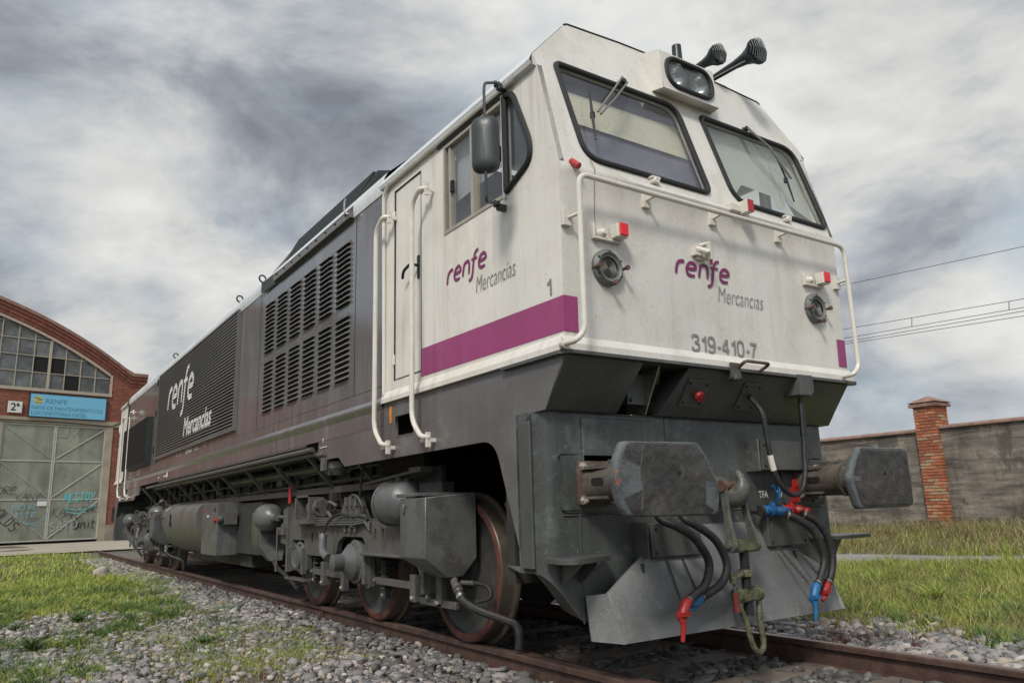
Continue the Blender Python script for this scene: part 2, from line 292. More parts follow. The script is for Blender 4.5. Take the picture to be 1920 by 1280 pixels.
class MB:
    def __init__(s): s.bm = bmesh.new(); s.mi = 0
    def face(s, vs):
        try: f = s.bm.faces.new(vs); f.material_index = s.mi; return f
        except ValueError: return None
    def poly(s, pts): return s.face([s.bm.verts.new(p) for p in pts])
    def box(s, x0, x1, y0, y1, z0, z1, rot=None, c=None):
        v = [Vector((x, y, z)) for z in (z0, z1) for y in (y0, y1) for x in (x0, x1)]
        if rot is not None:
            c = Vector(c) if c is not None else Vector(((x0+x1)/2, (y0+y1)/2, (z0+z1)/2)); v = [rot @ (p-c)+c for p in v]
        v = [s.bm.verts.new(p) for p in v]
        for f in ((0, 2, 3, 1), (4, 5, 7, 6), (0, 1, 5, 4), (2, 6, 7, 3), (0, 4, 6, 2), (1, 3, 7, 5)): s.face([v[i] for i in f])
        return s
    def hexa(s, bot, top):   # two loops of equal length
        a = [s.bm.verts.new(p) for p in bot]; b = [s.bm.verts.new(p) for p in top]; n = len(a)
        s.face(a[::-1]); s.face(b)
        for i in range(n): s.face([a[i], a[(i+1) % n], b[(i+1) % n], b[i]])
        return s
    def prism(s, pts, axis, a, b):   # pts 2D in the two other axes
        def mk(p, v): return {'x': (v, p[0], p[1]), 'y': (p[0], v, p[1]), 'z': (p[0], p[1], v)}[axis]
        return s.hexa([mk(p, a) for p in pts], [mk(p, b) for p in pts])
    def loft(s, loops, closed=True, caps=False):
        R_ = [[s.bm.verts.new(p) for p in l] for l in loops]; n = len(R_[0])
        for i in range(len(R_)-1):
            for j in range(n if closed else n-1): s.face([R_[i][j], R_[i][(j+1) % n], R_[i+1][(j+1) % n], R_[i+1][j]])
        if caps: s.face(R_[0][::-1]); s.face(R_[-1])
        return s
    def tube(s, P, r, n=10, closed=False, caps=True):
        P = [Vector(p) for p in P]; k = len(P); loops = []; u = None
        for i, p in enumerate(P):
            if closed: d = P[(i+1) % k]-P[i-1]
            else: d = P[min(i+1, k-1)]-P[max(i-1, 0)]
            d.normalize()
            if u is None: u, _ = basis(d)
            u = (u-d*u.dot(d)); u.normalize(); v = d.cross(u); rr = r[i] if isinstance(r, (list, tuple)) else r
            loops.append([p+rr*(math.cos(a)*u+math.sin(a)*v) for a in (2*math.pi*j/n for j in range(n))])
        if closed: loops.append(loops[0])
        return s.loft(loops, True, caps and not closed)
    def lathe(s, c, d, prof, n=24, caps=True):   # prof: (distance along d, radius)
        c = Vector(c); d = Vector(d).normalized(); u, v = basis(d)
        loops = [[c+d*t+max(r, 1e-4)*(math.cos(a)*u+math.sin(a)*v) for a in (2*math.pi*j/n for j in range(n))] for t, r in prof]
        return s.loft(loops, True, caps)
    def strip(s, P, w_, nrm):   # flat ribbon along P
        nrm = Vector(nrm); P = [Vector(p) for p in P]; prev = None; k = len(P)
        for i, p in enumerate(P):
            d = (P[min(i+1, k-1)]-P[max(i-1, 0)]).normalized(); q = nrm.cross(d).normalized(); ww = w_[i] if isinstance(w_, (list, tuple)) else w_
            cur = (s.bm.verts.new(p-q*ww/2), s.bm.verts.new(p+q*ww/2))
            if prev: s.face([prev[0], cur[0], cur[1], prev[1]])
            prev = cur
        return s
    def build(s, name, m, parent=None, smooth=False, bevel=0, origin=None, auto=35, seg=2):
        bm = s.bm; bmesh.ops.remove_doubles(bm, verts=bm.verts, dist=1e-6)
        bmesh.ops.recalc_face_normals(bm, faces=bm.faces)
        if bevel:
            ed = [e for e in bm.edges if len(e.link_faces) == 2 and e.calc_face_angle(0) > R(30)]
            bmesh.ops.bevel(bm, geom=ed, offset=bevel, segments=seg, affect='EDGES', clamp_overlap=True)
            smooth = True
        if smooth:
            for f in bm.faces: f.smooth = True
            for e in bm.edges:
                if len(e.link_faces) == 2 and e.calc_face_angle(0) > R(auto): e.smooth = False
        me = bpy.data.meshes.new(name); bm.to_mesh(me); bm.free()
        return link_mesh(name, me, m, parent, origin)
def curve_mesh(splines, t, bev=0):
    cu = bpy.data.curves.new('c', 'CURVE'); cu.dimensions = '2D'; cu.fill_mode = 'BOTH' if t > 0 else 'FRONT'; cu.extrude = t/2
    for sp in splines:
        s = cu.splines.new('POLY'); s.points.add(len(sp)-1); s.use_cyclic_u = True
        for p, q in zip(s.points, sp): p.co = (q[0], q[1], 0, 1)
    return cu
def eval_mesh(cu):
    ob = bpy.data.objects.new('tmp', cu); COL.objects.link(ob); dg = bpy.context.evaluated_depsgraph_get(); dg.update()
    me = bpy.data.meshes.new_from_object(ob.evaluated_get(dg)); bpy.data.objects.remove(ob); bpy.data.curves.remove(cu)
    me.materials.clear(); return me
def frame(o, u, v):
    u = Vector(u).normalized(); v = Vector(v).normalized(); n = u.cross(v); o = Vector(o)
    return Matrix(((u.x, v.x, n.x, o.x), (u.y, v.y, n.y, o.y), (u.z, v.z, n.z, o.z), (0, 0, 0, 1)))
def plate(name, outer, holes, fr, t, m, parent, origin=None):
    me = eval_mesh(curve_mesh([outer]+list(holes), t)); me.transform(fr); return link_mesh(name, me, m, parent, origin)
def text(name, s, size, fr, m, parent, shear=0, sx=1, bold=0, align='LEFT', t=0, sp=1):
    cu = bpy.data.curves.new('t', 'FONT'); cu.body = s; cu.size = size; cu.shear = shear; cu.offset = bold; cu.align_x = align; cu.extrude = t; cu.space_character = sp; cu.resolution_u = 4
    me = eval_mesh(cu); me.transform(Matrix.Diagonal((sx, 1, 1, 1))); me.transform(fr); return link_mesh(name, me, m, parent)
def rrect(x0, x1, y0, y1, r, n=5):
    return [(p.x, p.y) for p in fillet([(x0, y0, 0), (x1, y0, 0), (x1, y1, 0), (x0, y1, 0)], r, n, True)]
def circle(cx, cy, r, n=24, ry=None): return [(cx+r*math.cos(2*math.pi*i/n), cy+(ry or r)*math.sin(2*math.pi*i/n)) for i in range(n)]
YZ = frame((0, 0, 0), (0, 1, 0), (0, 0, 1))            # local (u,v) -> (y,z), normal +x
def sideframe(x): return frame((x, 0, 0), (0, 1, 0), (0, 0, 1))
def facing_left(x): return frame((x, 0, 0), (0, -1, 0), (0, 0, 1))   # text readable from -x : u -> -y

# ------------------------------------------------------------ ground
def sm(a, b, x): t = np.clip((x-a)/(b-a), 0, 1); return t*t*(3-2*t)
def gz(x, y):
    x = np.asarray(x, float); y = np.asarray(y, float)
    s = sm(3, 8.5, x); r = sm(10.5, 14.4, x)
    z = -.165 + s*.028*np.clip(6-y, -3, 5) + r*.36*(1-sm(30, 60, y))
    z = z - .05*np.exp(-((x)/.9)**2)*0 + .018*np.sin(x*1.7+np.sin(y*.9)*1.3)*sm(1.5, 3, abs(x)) + .014*np.sin(y*1.3+x*.6)*sm(1.5, 3, abs(x))
    z = z + .085*sm(21, 34, y)*(1-sm(6, 12, x))
    return z
def grid_mesh(name, xs, ys, m, dz=0, kind='structure', zf=gz):
    X, Y = np.meshgrid(xs, ys); Z = zf(X, Y)+dz; V = np.stack([X, Y, Z], -1).reshape(-1, 3); nx, ny = len(xs), len(ys)
    i = (np.arange(ny-1)[:, None]*nx+np.arange(nx-1)[None]).reshape(-1); Fc = np.stack([i, i+1, i+1+nx, i+nx], -1)
    return np_mesh(name, V, Fc, m, kind, True)
def np_mesh(name, V, Fc, m, kind=None, smooth=False, parent=None):
    me = bpy.data.meshes.new(name); me.vertices.add(len(V)); me.vertices.foreach_set('co', np.ascontiguousarray(V, np.float32).ravel())
    k = Fc.shape[1]; me.loops.add(Fc.size); me.loops.foreach_set('vertex_index', np.ascontiguousarray(Fc, np.int32).ravel())
    me.polygons.add(len(Fc)); me.polygons.foreach_set('loop_start', np.arange(0, Fc.size, k, dtype=np.int32)); me.update(calc_edges=True)
    if smooth: me.polygons.foreach_set('use_smooth', np.ones(len(Fc), bool))
    o = link_mesh(name, me, m, parent)
    if kind: o['kind'] = kind
    return o
# soil: gravel dust, earth and turf mixed by noise
def soil():
    m = bpy.data.materials.new('soil'); m.use_nodes = True; nt = m.node_tree; b = nt.nodes['Principled BSDF']; b.inputs['Roughness'].default_value = .95
    t = N(nt, 'ShaderNodeTexCoord'); n = N(nt, 'ShaderNodeTexNoise', ins={'Scale': 1.1, 'Detail': 8, 'Roughness': .65}); L(nt, t, 'Object', n, 0)
    r = N(nt, 'ShaderNodeValToRGB'); L(nt, n, 0, r, 0); ramp(r, [(.36, (.10, .105, .045)), (.5, (.15, .125, .085)), (.62, (.20, .16, .125))])
    n2 = N(nt, 'ShaderNodeTexVoronoi', ins={'Scale': 26}); L(nt, t, 'Object', n2, 0)
    r2 = N(nt, 'ShaderNodeValToRGB'); L(nt, n2, 0, r2, 0); ramp(r2, [(0, 1.3), (.6, .5)])
    x = N(nt, 'ShaderNodeMix', data_type='RGBA', blend_type='MULTIPLY'); x.inputs[0].default_value = 1; L(nt, r, 0, x, 6); L(nt, r2, 0, x, 7)
    L(nt, x, 2, b, 'Base Color'); bp = N(nt, 'ShaderNodeBump', ins={'Strength': .8, 'Distance': .03}); bp.invert = True; L(nt, n2, 0, bp, 'Height'); L(nt, bp, 0, b, 'Normal'); return m
M['soil'] = soil()
xs = np.concatenate([[-900, -400, -150, -60, -30], np.linspace(-16, 22, 120), [30, 60, 150, 400, 900]])
ys = np.concatenate([[-300, -60, -20], np.linspace(-8, 45, 110), [60, 100, 200, 500, 1500]])
grid_mesh('ground', xs, ys, 'soil')
M['ballastbed'] = mat('dark_ballast_bed', (.11, .105, .10), .95, var=.5, scale=22, bump=1.0, bscale=35)
grid_mesh('ballast_bed', np.linspace(-1.75, 1.9, 9), np.linspace(-8, 26, 60), 'ballastbed', .006)
# concrete apron before the depot, and the road along the wall
M['apron'] = mat('pale_concrete_apron', (.33, .29, .23), .85, var=.2, scale=.6, bump=.2, bscale=12)
DU = Vector((math.cos(R(13.5)), math.sin(R(13.5)), 0)); D0 = Vector((1.0, 41.0, .152))-DU*.274; DN = Vector((DU.y, -DU.x, 0))   # depot facade: origin, along, outward
def fac(u, z, d=0): return D0+DU*u*1.155+DN*d+Vector((0, 0, z*1.18))
bm = bmesh.new(); vs = [bm.verts.new(fac(u, -.190, d)) for u, d in ((-30, .3), (6.0, .3), (6.0, 13.6), (-4, 13.2), (-30, 12.5))]; bm.faces.new(vs[::-1])
me = bpy.data.meshes.new('apron'); bm.to_mesh(me); bm.free(); o = link_mesh('concrete_apron', me, 'apron', None); o['kind'] = 'structure'
M['road'] = mat('old_asphalt', (.23, .225, .22), .85, var=.2, scale=1.2, bump=.3, bscale=60)
M['kerb'] = mat('pale_kerb_stone', (.32, .29, .24), .85, var=.25, scale=4)
def road_x(y): return 8.75+.0*y
RX0 = 7.9
yy = np.linspace(-14, 60, 75)
V = []; 
for y in yy:
    for dx in (0, 1.2, 2.4): xx = RX0+dx; V.append((xx, y, float(gz(xx, y))+.03))
Fq = np.array([[i*3+j, i*3+j+1, i*3+j+4, i*3+j+3] for i in range(len(yy)-1) for j in range(2)])
np_mesh('road', np.array(V), Fq, 'road', 'structure', True)
V = []; 
for y in yy:
    for dx, dz in ((-.16, -.05), (-.16, .055), (-.005, .055), (-.005, -.05)): V.append((RX0+dx, y, float(gz(RX0, y))+dz))
Fq = np.array([[i*4+j, i*4+(j+1), i*4+4+(j+1), i*4+4+j] for i in range(len(yy)-1) for j in range(3)])
np_mesh('road_kerb', np.array(V), Fq, 'kerb', 'structure')

# ------------------------------------------------------------ railway track
tr = thing('railway_track', (0, 5, -.17), 'rusty broad gauge railway track on timber sleepers under the locomotive', 'railway track')
def rail_profile(s, hw=.036):   # s: side of foot centre
    c = s
    return [(c-.07, -.170), (c-.07, -.158), (c-.012, -.138), (c-.009, -.05), (c-hw, -.036), (c-hw, -.008), (c-hw+.010, 0), (c+hw-.010, 0), (c+hw, -.008), (c+hw, -.036), (c+.009, -.05), (c+.012, -.138), (c+.07, -.158), (c+.07, -.170)]
for cx_, y0, y1 in ((-.870, -9, 24.5), (.870, -9, 26)):
    b = MB(); b.prism([(p[0], p[1]) for p in rail_profile(cx_)], 'y', y0, y1); r_ = b.build('rail', ['rail', 'railtop'], tr)
    for f in r_.data.polygons:
        if f.normal.z > .9 and f.center.z > -.02+.17: f.material_index = 1
b = MB(); 
gp = [(-.765+p[0]*.8, p[1]*1.0-.012) for p in rail_profile(0)]; gp[0] = (-.80, gp[0][1]); gp[1] = (-.80, gp[1][1]); 
b.prism(gp, 'y', -9, 1.4); b.build('guard_rail', 'rail', tr)
sl_mb = None
for i, y in enumerate(np.arange(-7.9, 25, .62)):
    b = MB(); y = y+random.uniform(-.03, .03); x0 = -1.28+random.uniform(-.04, .04); b.box(x0, x0+2.6, y-.12, y+.12, -.33, -.134+random.uniform(-.010, 0))
    b.build('sleeper', 'sleeper', tr, bevel=.012, seg=1)
for x in (-.87, .87):
  for i in range(0, 4):
    b = MB(); y = 4.45
# fishplate joint near the second wheel
b = MB(); b.box(-.925, -.89, 4.75, 5.35, -.135, -.05)
for k in range(4): b.lathe((-.925, 4.83+k*.145, -.09), (-1, 0, 0), [(0, .017), (.02, .017), (.02, .009), (.035, .009)], 6)
b.build('fishplate', 'rail', tr)

# ------------------------------------------------------------ ballast stones (stuff)
def ico():
    bm = bmesh.new(); bmesh.ops.create_icosphere(bm, subdivisions=1, radius=1); bm.verts.ensure_lookup_table()
    V = np.array([v.co[:] for v in bm.verts]); Fc = np.array([[v.index for v in f.verts] for f in bm.faces]); bm.free(); return V, Fc
IV, IF = ico()
def scatter_stones(name, P, size, m, flat=.6):
    n = len(P); k = len(IV)
    box_ = np.sign(IV)*np.abs(IV)**.38*.82
    base = np.stack([(IV if q_ % 5 == 0 else box_)*(1+rng.uniform(-.42, .35, (k, 1)))+rng.uniform(-.14, .14, (k, 3)) for q_ in range(60)])
    B = base[rng.integers(0, 60, n)]
    S_ = size[:, None, None]*np.stack([rng.uniform(.75, 1.35, n), rng.uniform(.6, 1.05, n), rng.uniform(.38, .75, n)*flat/.6], -1)[:, None, :]
    B = B*S_; q = rng.normal(size=(n, 3)); a = rng.uniform(0, 6.283, n); tilt = rng.normal(0, .35, n)
    ca, sa, ct, st = np.cos(a)[:, None], np.sin(a)[:, None], np.cos(tilt)[:, None], np.sin(tilt)[:, None]
    x, y, z = B[..., 0], B[..., 1], B[..., 2]
    y, z = y*ct-z*st, y*st+z*ct; x, y = x*ca-y*sa, x*sa+y*ca
    V = np.stack([x, y, z], -1)+P[:, None, :]
    Fc = (IF[None]+(np.arange(n)*k)[:, None, None]).reshape(-1, 3)
    return np_mesh(name, V.reshape(-1, 3), Fc, m, 'stuff')
st_cols = [(0, (.09, .09, .095)), (.2, (.17, .165, .165)), (.45, (.25, .235, .23)), (.66, (.30, .275, .27)), (.82, (.40, .33, .26)), (.93, (.52, .49, .46)), (1, (.20, .22, .19))]
dk_cols = [(0, (.05, .048, .045)), (.4, (.085, .08, .075)), (.75, (.12, .11, .10)), (.93, (.18, .165, .15)), (1, (.3, .29, .27))]
M['stone'] = mat('grey_ballast_stone', (.16, .155, .15), .8, var=.3, scale=20, rnd=st_cols, bump=.4, bscale=60)
M['stonemid'] = mat('sooty_ballast_stone', (.14, .13, .125), .78, var=.3, scale=20, rnd=[(0, (.055, .052, .05)), (.35, (.10, .095, .09)), (.7, (.16, .148, .14)), (.92, (.24, .22, .20)), (1, (.36, .33, .30))], bump=.4, bscale=60)
M['stonedk'] = mat('oily_ballast_stone', (.08, .075, .07), .75, var=.3, scale=20, rnd=dk_cols, bump=.4, bscale=60)
def noise2(x, y, s, seed=0):
    return np.array([mnoise.noise(Vector((a*s, b_*s, seed*7.3))) for a, b_ in zip(x, y)])
def pts(n, x0, x1, y0, y1): return rng.uniform(x0, x1, n), rng.uniform(y0, y1, n)
def cover(x, y):   # 0..1 how grassy the left hand side is
    nn = noise2(x, y, .75, 1)+.5*noise2(x, y, 2.1, 2)
    return np.clip(.60+1.35*nn+.16*(y-6.2)*(y > 6.2)+.10*(y-6.2)*(y <= 6.2)-1.25*np.exp(-((x+1.15)/.62)**2), 0, 1)
# outside the left rail
x, y = pts(52000, -5.2, -.93, .2, 13); pr = np.exp(-np.clip(y-7, 0, 9)/3)*(1.15-1.05*cover(x, y))*np.where(x < -2.3, .62, 1); k = rng.random(len(x)) < pr
x, y = x[k], y[k]
nr = rng.random(len(x)) < np.clip(1-(-x-1.0)/.75, 0, 1)*.9   # oil-darkened stones next to the rail
xd, yd = x[nr], y[nr]; x, y = x[~nr], y[~nr]; z = gz(x, y)+.010+rng.uniform(-.014, .018, len(x))+np.where(x > -1.2, .035, 0)
scatter_stones('railside_gravel', np.stack([xd, yd, gz(xd, yd)+.012+rng.uniform(-.012, .02, len(xd))+np.where(xd > -1.2, .03, 0)], 1), rng.gamma(5, .0044, len(xd))+.007, 'stonemid')
scatter_stones('ballast_gravel', np.stack([x, y, z], 1), np.where(rng.random(len(x)) < .4, rng.gamma(4, .0030, len(x))+.004, rng.gamma(5, .0042, len(x))+.007), 'stone')
# between and just beside the rails
x, y = pts(24000, -1.25, 1.2, -6.5, 7); ph = np.abs(((y+7.9+.31) % .62)-.31); kk = (ph > .135)|(rng.random(len(x)) < .07); x, y = x[kk], y[kk]; k = (abs(abs(x)-.87) > .085)&(~((x > -.835)&(x < -.69)&(y < 1.5)))&((abs(x) < .87)|(x > 0)|(y < .2)); x, y = x[k], y[k]
z = gz(x, y)+.005+rng.uniform(-.015, .015, len(x)); scatter_stones('track_bed_gravel', np.stack([x, y, z], 1), rng.gamma(6, .0042, len(x))+.01, 'stonedk')
x, y = pts(14000, .96, 3.3, -6.5, 9); pr = np.where(x < 2.1, 1, np.exp(-(x-2.1)/.4)); k = rng.random(len(x)) < pr; x, y = x[k], y[k]
z = gz(x, y)+.02+rng.uniform(-.01, .02, len(x)); scatter_stones('right_ballast_gravel', np.stack([x, y, z], 1), rng.gamma(5, .0058, len(x))+.01, 'stone')
x, y = pts(7000, -1.6, -.96, 5, 22); z = gz(x, y)+.02; k = rng.random(len(x)) < .8; scatter_stones('far_ballast_gravel', np.stack([x, y, z], 1)[k], rng.gamma(5, .0055, len(x))[k]+.01, 'stone')

# ------------------------------------------------------------ grass (stuff)
gcol = [(0, (.10, .17, .012)), (.3, (.20, .31, .018)), (.55, (.31, .40, .032)), (.78, (.41, .41, .075)), (.92, (.52, .44, .17)), (1, (.56, .46, .25))]
dcol = [(0, (.16, .14, .06)), (.3, (.25, .19, .08)), (.6, (.27, .21, .10)), (.8, (.15, .16, .04)), (1, (.36, .30, .18))]
rcol = [(0, (.16, .045, .03)), (.5, (.22, .09, .05)), (1, (.15, .13, .06))]
M['grass'] = mat('fresh_grass', (.1, .14, .03), .55, var=.2, rnd=gcol, fine=0); M['dry'] = mat('dry_grass', (.2, .17, .07), .7, var=.2, rnd=dcol, fine=0); M['redweed'] = mat('reddish_stonecrop', (.2, .08, .05), .7, rnd=rcol, fine=0)
def blades(name, x, y, h, wd, m, lean=.5, dz=0, kind='stuff', parent=None, seg=3):
    n = len(x); a = rng.uniform(0, 6.283, n); ln = rng.gamma(2, lean*.5, n)*h; z0 = gz(x, y)+dz-.01
    wa = a+1.57+rng.normal(0, .5, n); V = []
    for i in range(seg):
        t = i/seg; cx_ = x+np.cos(a)*ln*t*t; cy_ = y+np.sin(a)*ln*t*t; cz_ = z0+h*t*(1-.25*lean*t); ww = wd*(1-t*.65)/2
        V += [np.stack([cx_-np.cos(wa)*ww, cy_-np.sin(wa)*ww, cz_], 1), np.stack([cx_+np.cos(wa)*ww, cy_+np.sin(wa)*ww, cz_], 1)]
    V.append(np.stack([x+np.cos(a)*ln, y+np.sin(a)*ln, z0+h*(1-.25*lean)], 1)); V = np.stack(V, 1); k = V.shape[1]
    T = []
    for i in range(seg-1): b_ = 2*i; T += [[b_, b_+1, b_+3], [b_, b_+3, b_+2]]
    b_ = 2*(seg-1); T.append([b_, b_+1, b_+2]); T = np.array(T)
    Fc = (T[None]+(np.arange(n)*k)[:, None, None]).reshape(-1, 3)
    return np_mesh(name, V.reshape(-1, 3), Fc, m, kind, parent=parent)
def clumped(n, x0, x1, y0, y1, nc, sp):
    cx_, cy_ = pts(nc, x0, x1, y0, y1); i = rng.integers(0, nc, n); r_ = rng.gamma(2, sp/2, n); a = rng.uniform(0, 6.283, n)
    return cx_[i]+r_*np.cos(a), cy_[i]+r_*np.sin(a)
# left of the track
x, y = clumped(210000, -6.5, -1.15, 2.8, 14, 6000, .10); c = cover(x, y); n5 = noise2(x, y, 3.2, 11); k = (rng.random(len(x)) < np.clip(c*.62+.5*n5+.03, .02, 1))&(x < -1.02); x, y = x[k], y[k]
blades('left_grass', x, y, (rng.gamma(4, .0115, len(x))+.012)*(1+.5*sm(6, 9, y)), rng.uniform(.003, .0075, len(x))*(1+.4*sm(6, 10, y)), 'grass', 1.1)
x, y = clumped(46000, -6, -1.25, 3.0, 12, 330, .075); c = cover(x, y); k = (rng.random(len(x)) < c+.25)&(x < -1.1); x, y = x[k], y[k]
M['darkgrass'] = mat('dark_green_tuft', (.07, .13, .02), .55, var=.2, rnd=[(0, (.04, .085, .012)), (.5, (.075, .14, .02)), (1, (.13, .20, .04))], fine=0)
blades('left_dark_tufts', x, y, rng.gamma(6, .0135, len(x))+.02, rng.uniform(.004, .009, len(x)), 'darkgrass', .9)
x, y = clumped(16000, -2.6, -1.05, 2.5, 4.9, 55, .11); k = x < -1.03; x, y = x[k], y[k]
blades('lower_edge_grass', x, y, rng.gamma(4, .011, len(x))+.012, rng.uniform(.003, .006, len(x)), 'grass', 1.2)
x, y = clumped(9000, -2.6, -1.05, 2.5, 4.9, 70, .10); k = x < -1.03; x, y = x[k], y[k]
blades('lower_edge_straw', x, y, rng.gamma(4, .010, len(x))+.01, rng.uniform(.002, .005, len(x)), 'dry', 1.2)
M['ochre'] = mat('ochre_dead_weed', (.3, .2, .1), .7, var=.2, rnd=[(0, (.22, .13, .06)), (.4, (.36, .22, .10)), (.7, (.42, .31, .16)), (1, (.30, .12, .06))], fine=0)
x, y = clumped(40000, -6, -1.15, 3.0, 12, 700, .12); k = x < -1.08; x, y = x[k], y[k]
blades('left_ochre_weeds', x, y, rng.gamma(4, .0075, len(x))+.008, rng.uniform(.003, .007, len(x)), 'ochre', 1.2)
x, y = clumped(42000, -9, -1.15, 11, 27.3, 3000, .22); blades('far_left_grass', x, y, rng.gamma(5, .014, len(x))+.02, rng.uniform(.008, .018, len(x)), 'grass', .8, seg=2)
x, y = clumped(34000, -7, -1.2, 2.0, 13, 900, .2); blades('left_straw', x, y, rng.gamma(4, .013, len(x))+.008, rng.uniform(.002, .005, len(x)), 'dry', 1.1)
# right of the track
x, y = clumped(130000, 2.5, 7.8, -3.5, 8.5, 1900, .17); k = (x < 7.70)&(x > 1.95+.35*noise2(x, y, .9, 5)+.55*np.clip(noise2(x, y, 2.4, 6), 0, 1)); x, y = x[k], y[k]
blades('right_grass', x, y, (rng.gamma(6, .0115, len(x))+.02)*(1+.6*sm(4.5, 7.5, x))*(1+.8*np.clip(noise2(x, y, 1.4, 9), 0, 1)), rng.uniform(.004, .009, len(x)), 'grass', .7)
x, y = clumped(30000, 2.3, 7.8, -3.5, 9, 600, .2); k = (x < 7.70); blades('right_straw', x[k], y[k], rng.gamma(7, .022, k.sum())+.03, rng.uniform(.002, .005, k.sum()), 'dry', .5)
x, y = clumped(2500, 6.9, 7.8, -3, 9, 45, .12); k = (x < 7.74); blades('kerbside_grass', x[k], y[k], rng.gamma(7, .014, k.sum())+.03, rng.uniform(.005, .01, k.sum()), 'grass', .5)
x, y = clumped(30000, 10.6, 14.2, -2, 22, 900, .2); k = (x < 14.2)&(x > 10.4); blades('wall_foot_dry_grass', x[k], y[k], rng.gamma(5, .036, k.sum())+.04, rng.uniform(.006, .013, k.sum()), 'dry', .55)
x, y = clumped(20000, 10.6, 14.2, -2, 22, 600, .2); k = (x < 14.2)&(x > 10.4); blades('wall_foot_green_grass', x[k], y[k], rng.gamma(5, .022, k.sum())+.03, rng.uniform(.006, .014, k.sum()), 'grass', .6)
x, y = clumped(26000, 6, 13.5, 8.5, 26, 900, .25); k = (x < 7.7)|(x > 10.4); blades('distant_right_grass', x[k], y[k], rng.gamma(6, .03, k.sum())+.04, rng.uniform(.01, .02, k.sum()), 'grass', .6, seg=2)
x, y = clumped(9000, 1.35, 2.9, -3.5, 5, 45, .11); blades('stonecrop', x, y, rng.gamma(4, .009, len(x))+.01, rng.uniform(.004, .009, len(x)), 'redweed', .8, dz=.03)
x, y = clumped(2500, -2.6, 1, 2.2, 4.0, 60, .07); k = x < -1.05; blades('left_stonecrop', x[k], y[k], rng.gamma(4, .008, k.sum())+.01, rng.uniform(.003, .006, k.sum()), 'redweed', .8, dz=.015)
x, y = clumped(26000, 2.2, 7.7, -3.5, 8.5, 240, .10); k = x < 7.7; x, y = x[k], y[k]
blades('right_dark_tufts', x, y, rng.gamma(6, .015, len(x))+.03, rng.uniform(.005, .011, len(x)), 'darkgrass', .9)
x, y = clumped(15000, 2.4, 7.7, -3.5, 8.5, 260, .13); k = x < 7.7; x, y = x[k], y[k]
blades('right_ochre_weeds', x, y, rng.gamma(4, .014, len(x))+.015, rng.uniform(.004, .009, len(x)), 'ochre', .9)
x, y = clumped(12000, 12.6, 14.2, -2, 22, 200, .16); k = (x < 14.22); x, y = x[k], y[k]
blades('wall_foot_tall_weeds', x, y, rng.gamma(6, .034, len(x))+.05, rng.uniform(.008, .016, len(x)), 'dry', .4)
# leafy weeds one can tell apart
M['weed'] = mat('dark_weed_leaf', (.05, .10, .018), .5, var=.3, rnd=[(0, (.03, .07, .012)), (.6, (.06, .12, .02)), (1, (.10, .16, .04))], fine=0)
def weed(x, y, h, n, label, nm='weed', m='weed', wd=.022, lean=.9):
    z = float(gz(x, y)); o = thing(nm, (x, y, z), label, 'weed')
    r_ = rng.gamma(2, .018, n); a = rng.uniform(0, 6.283, n)
    g = blades('leaf_clump', x+r_*np.cos(a), y+r_*np.sin(a), rng.uniform(.5, 1, n)*h, rng.uniform(.6, 1.2, n)*wd, m, lean, kind=None, parent=o)
weed(-3.42, 5.1, .22, 60, 'low dark green broad-leaved weed at the left bottom edge of the gravel')
weed(-2.95, 6.6, .2, 70, 'bushy green weed on the stony patch left of the track')
weed(-2.2, 4.15, .17, 60, 'spreading green tuft in the gravel closest to the rail at bottom left', lean=1.3)
for i_, (wx, wy, wh) in enumerate(((-3.05, 4.75, .10), (-1.75, 4.6, .11), (-2.75, 5.6, .12), (-1.55, 6.3, .10), (-3.5, 6.6, .13), (-1.9, 5.35, .09))):
    weed(wx, wy, wh, 46, ('small leafy weed low among the stones at the lower left', 'small green sprout in the gravel between the rail and the spreading tuft', 'leafy weed half way up the stony patch at lower left', 'small weed close to the rail behind the tan stones', 'leafy weed at the left edge of the photo in front of the grass', 'tiny pale sprout in the middle of the left gravel')[i_], 'weed', 'weed', .016, 1.0)
weed(-2.5, 6.1, .22, 70, 'tall green grass tuft beside the grey stones left of the track', wd=.010)
weed(4.15, 1.1, .38, 130, 'big arching grass tuft in front of the low verge right of the track', 'grass_tuft', 'grass', .010, 1.1)
weed(7.9, 2.05, .5, 60, 'tall thin grass tuft at the road edge before the brick pillar', 'grass_tuft', 'grass', .010, .45)
weed(8.0, .95, .5, 90, 'leafy dark green tuft at the road edge right of the brick pillar', 'grass_tuft', 'weed', .022, .6)
def rock(x, y, s, label, m, rot=0, sq=(1.3, .8, .6)):
    bm = bmesh.new(); bmesh.ops.create_icosphere(bm, subdivisions=3, radius=1)
    for v in bm.verts:
        n_ = mnoise.noise(v.co*1.3+Vector((x, y, 0)))+.4*mnoise.noise(v.co*3.1+Vector((y, x, 0))); v.co *= 1+.35*n_
        v.co = Vector((v.co.x*sq[0], v.co.y*sq[1], v.co.z*sq[2]))*s
    bmesh.ops.rotate(bm, verts=bm.verts, matrix=Matrix.Rotation(rot, 3, 'Z')); bmesh.ops.translate(bm, verts=bm.verts, vec=(x, y, float(gz(x, y))+s*.35))
    for f in bm.faces: f.smooth = True
    me = bpy.data.meshes.new('rock'); bm.to_mesh(me); bm.free(); o = link_mesh('rock', me, m, None, (x, y, float(gz(x, y)))); tag(o, label, 'rock')
M['tanrock'] = mat('tan_rock', (.30, .20, .14), .8, var=.25, scale=9, bump=.4, bscale=20); M['paleock'] = mat('pale_rock', (.38, .34, .29), .8, var=.25, scale=9, bump=.4, bscale=20)
rock(-1.02, 4.35, .065, 'tan elongated stone lying against the rail below the middle wheels', 'tanrock', .9, (1.7, .8, .7))
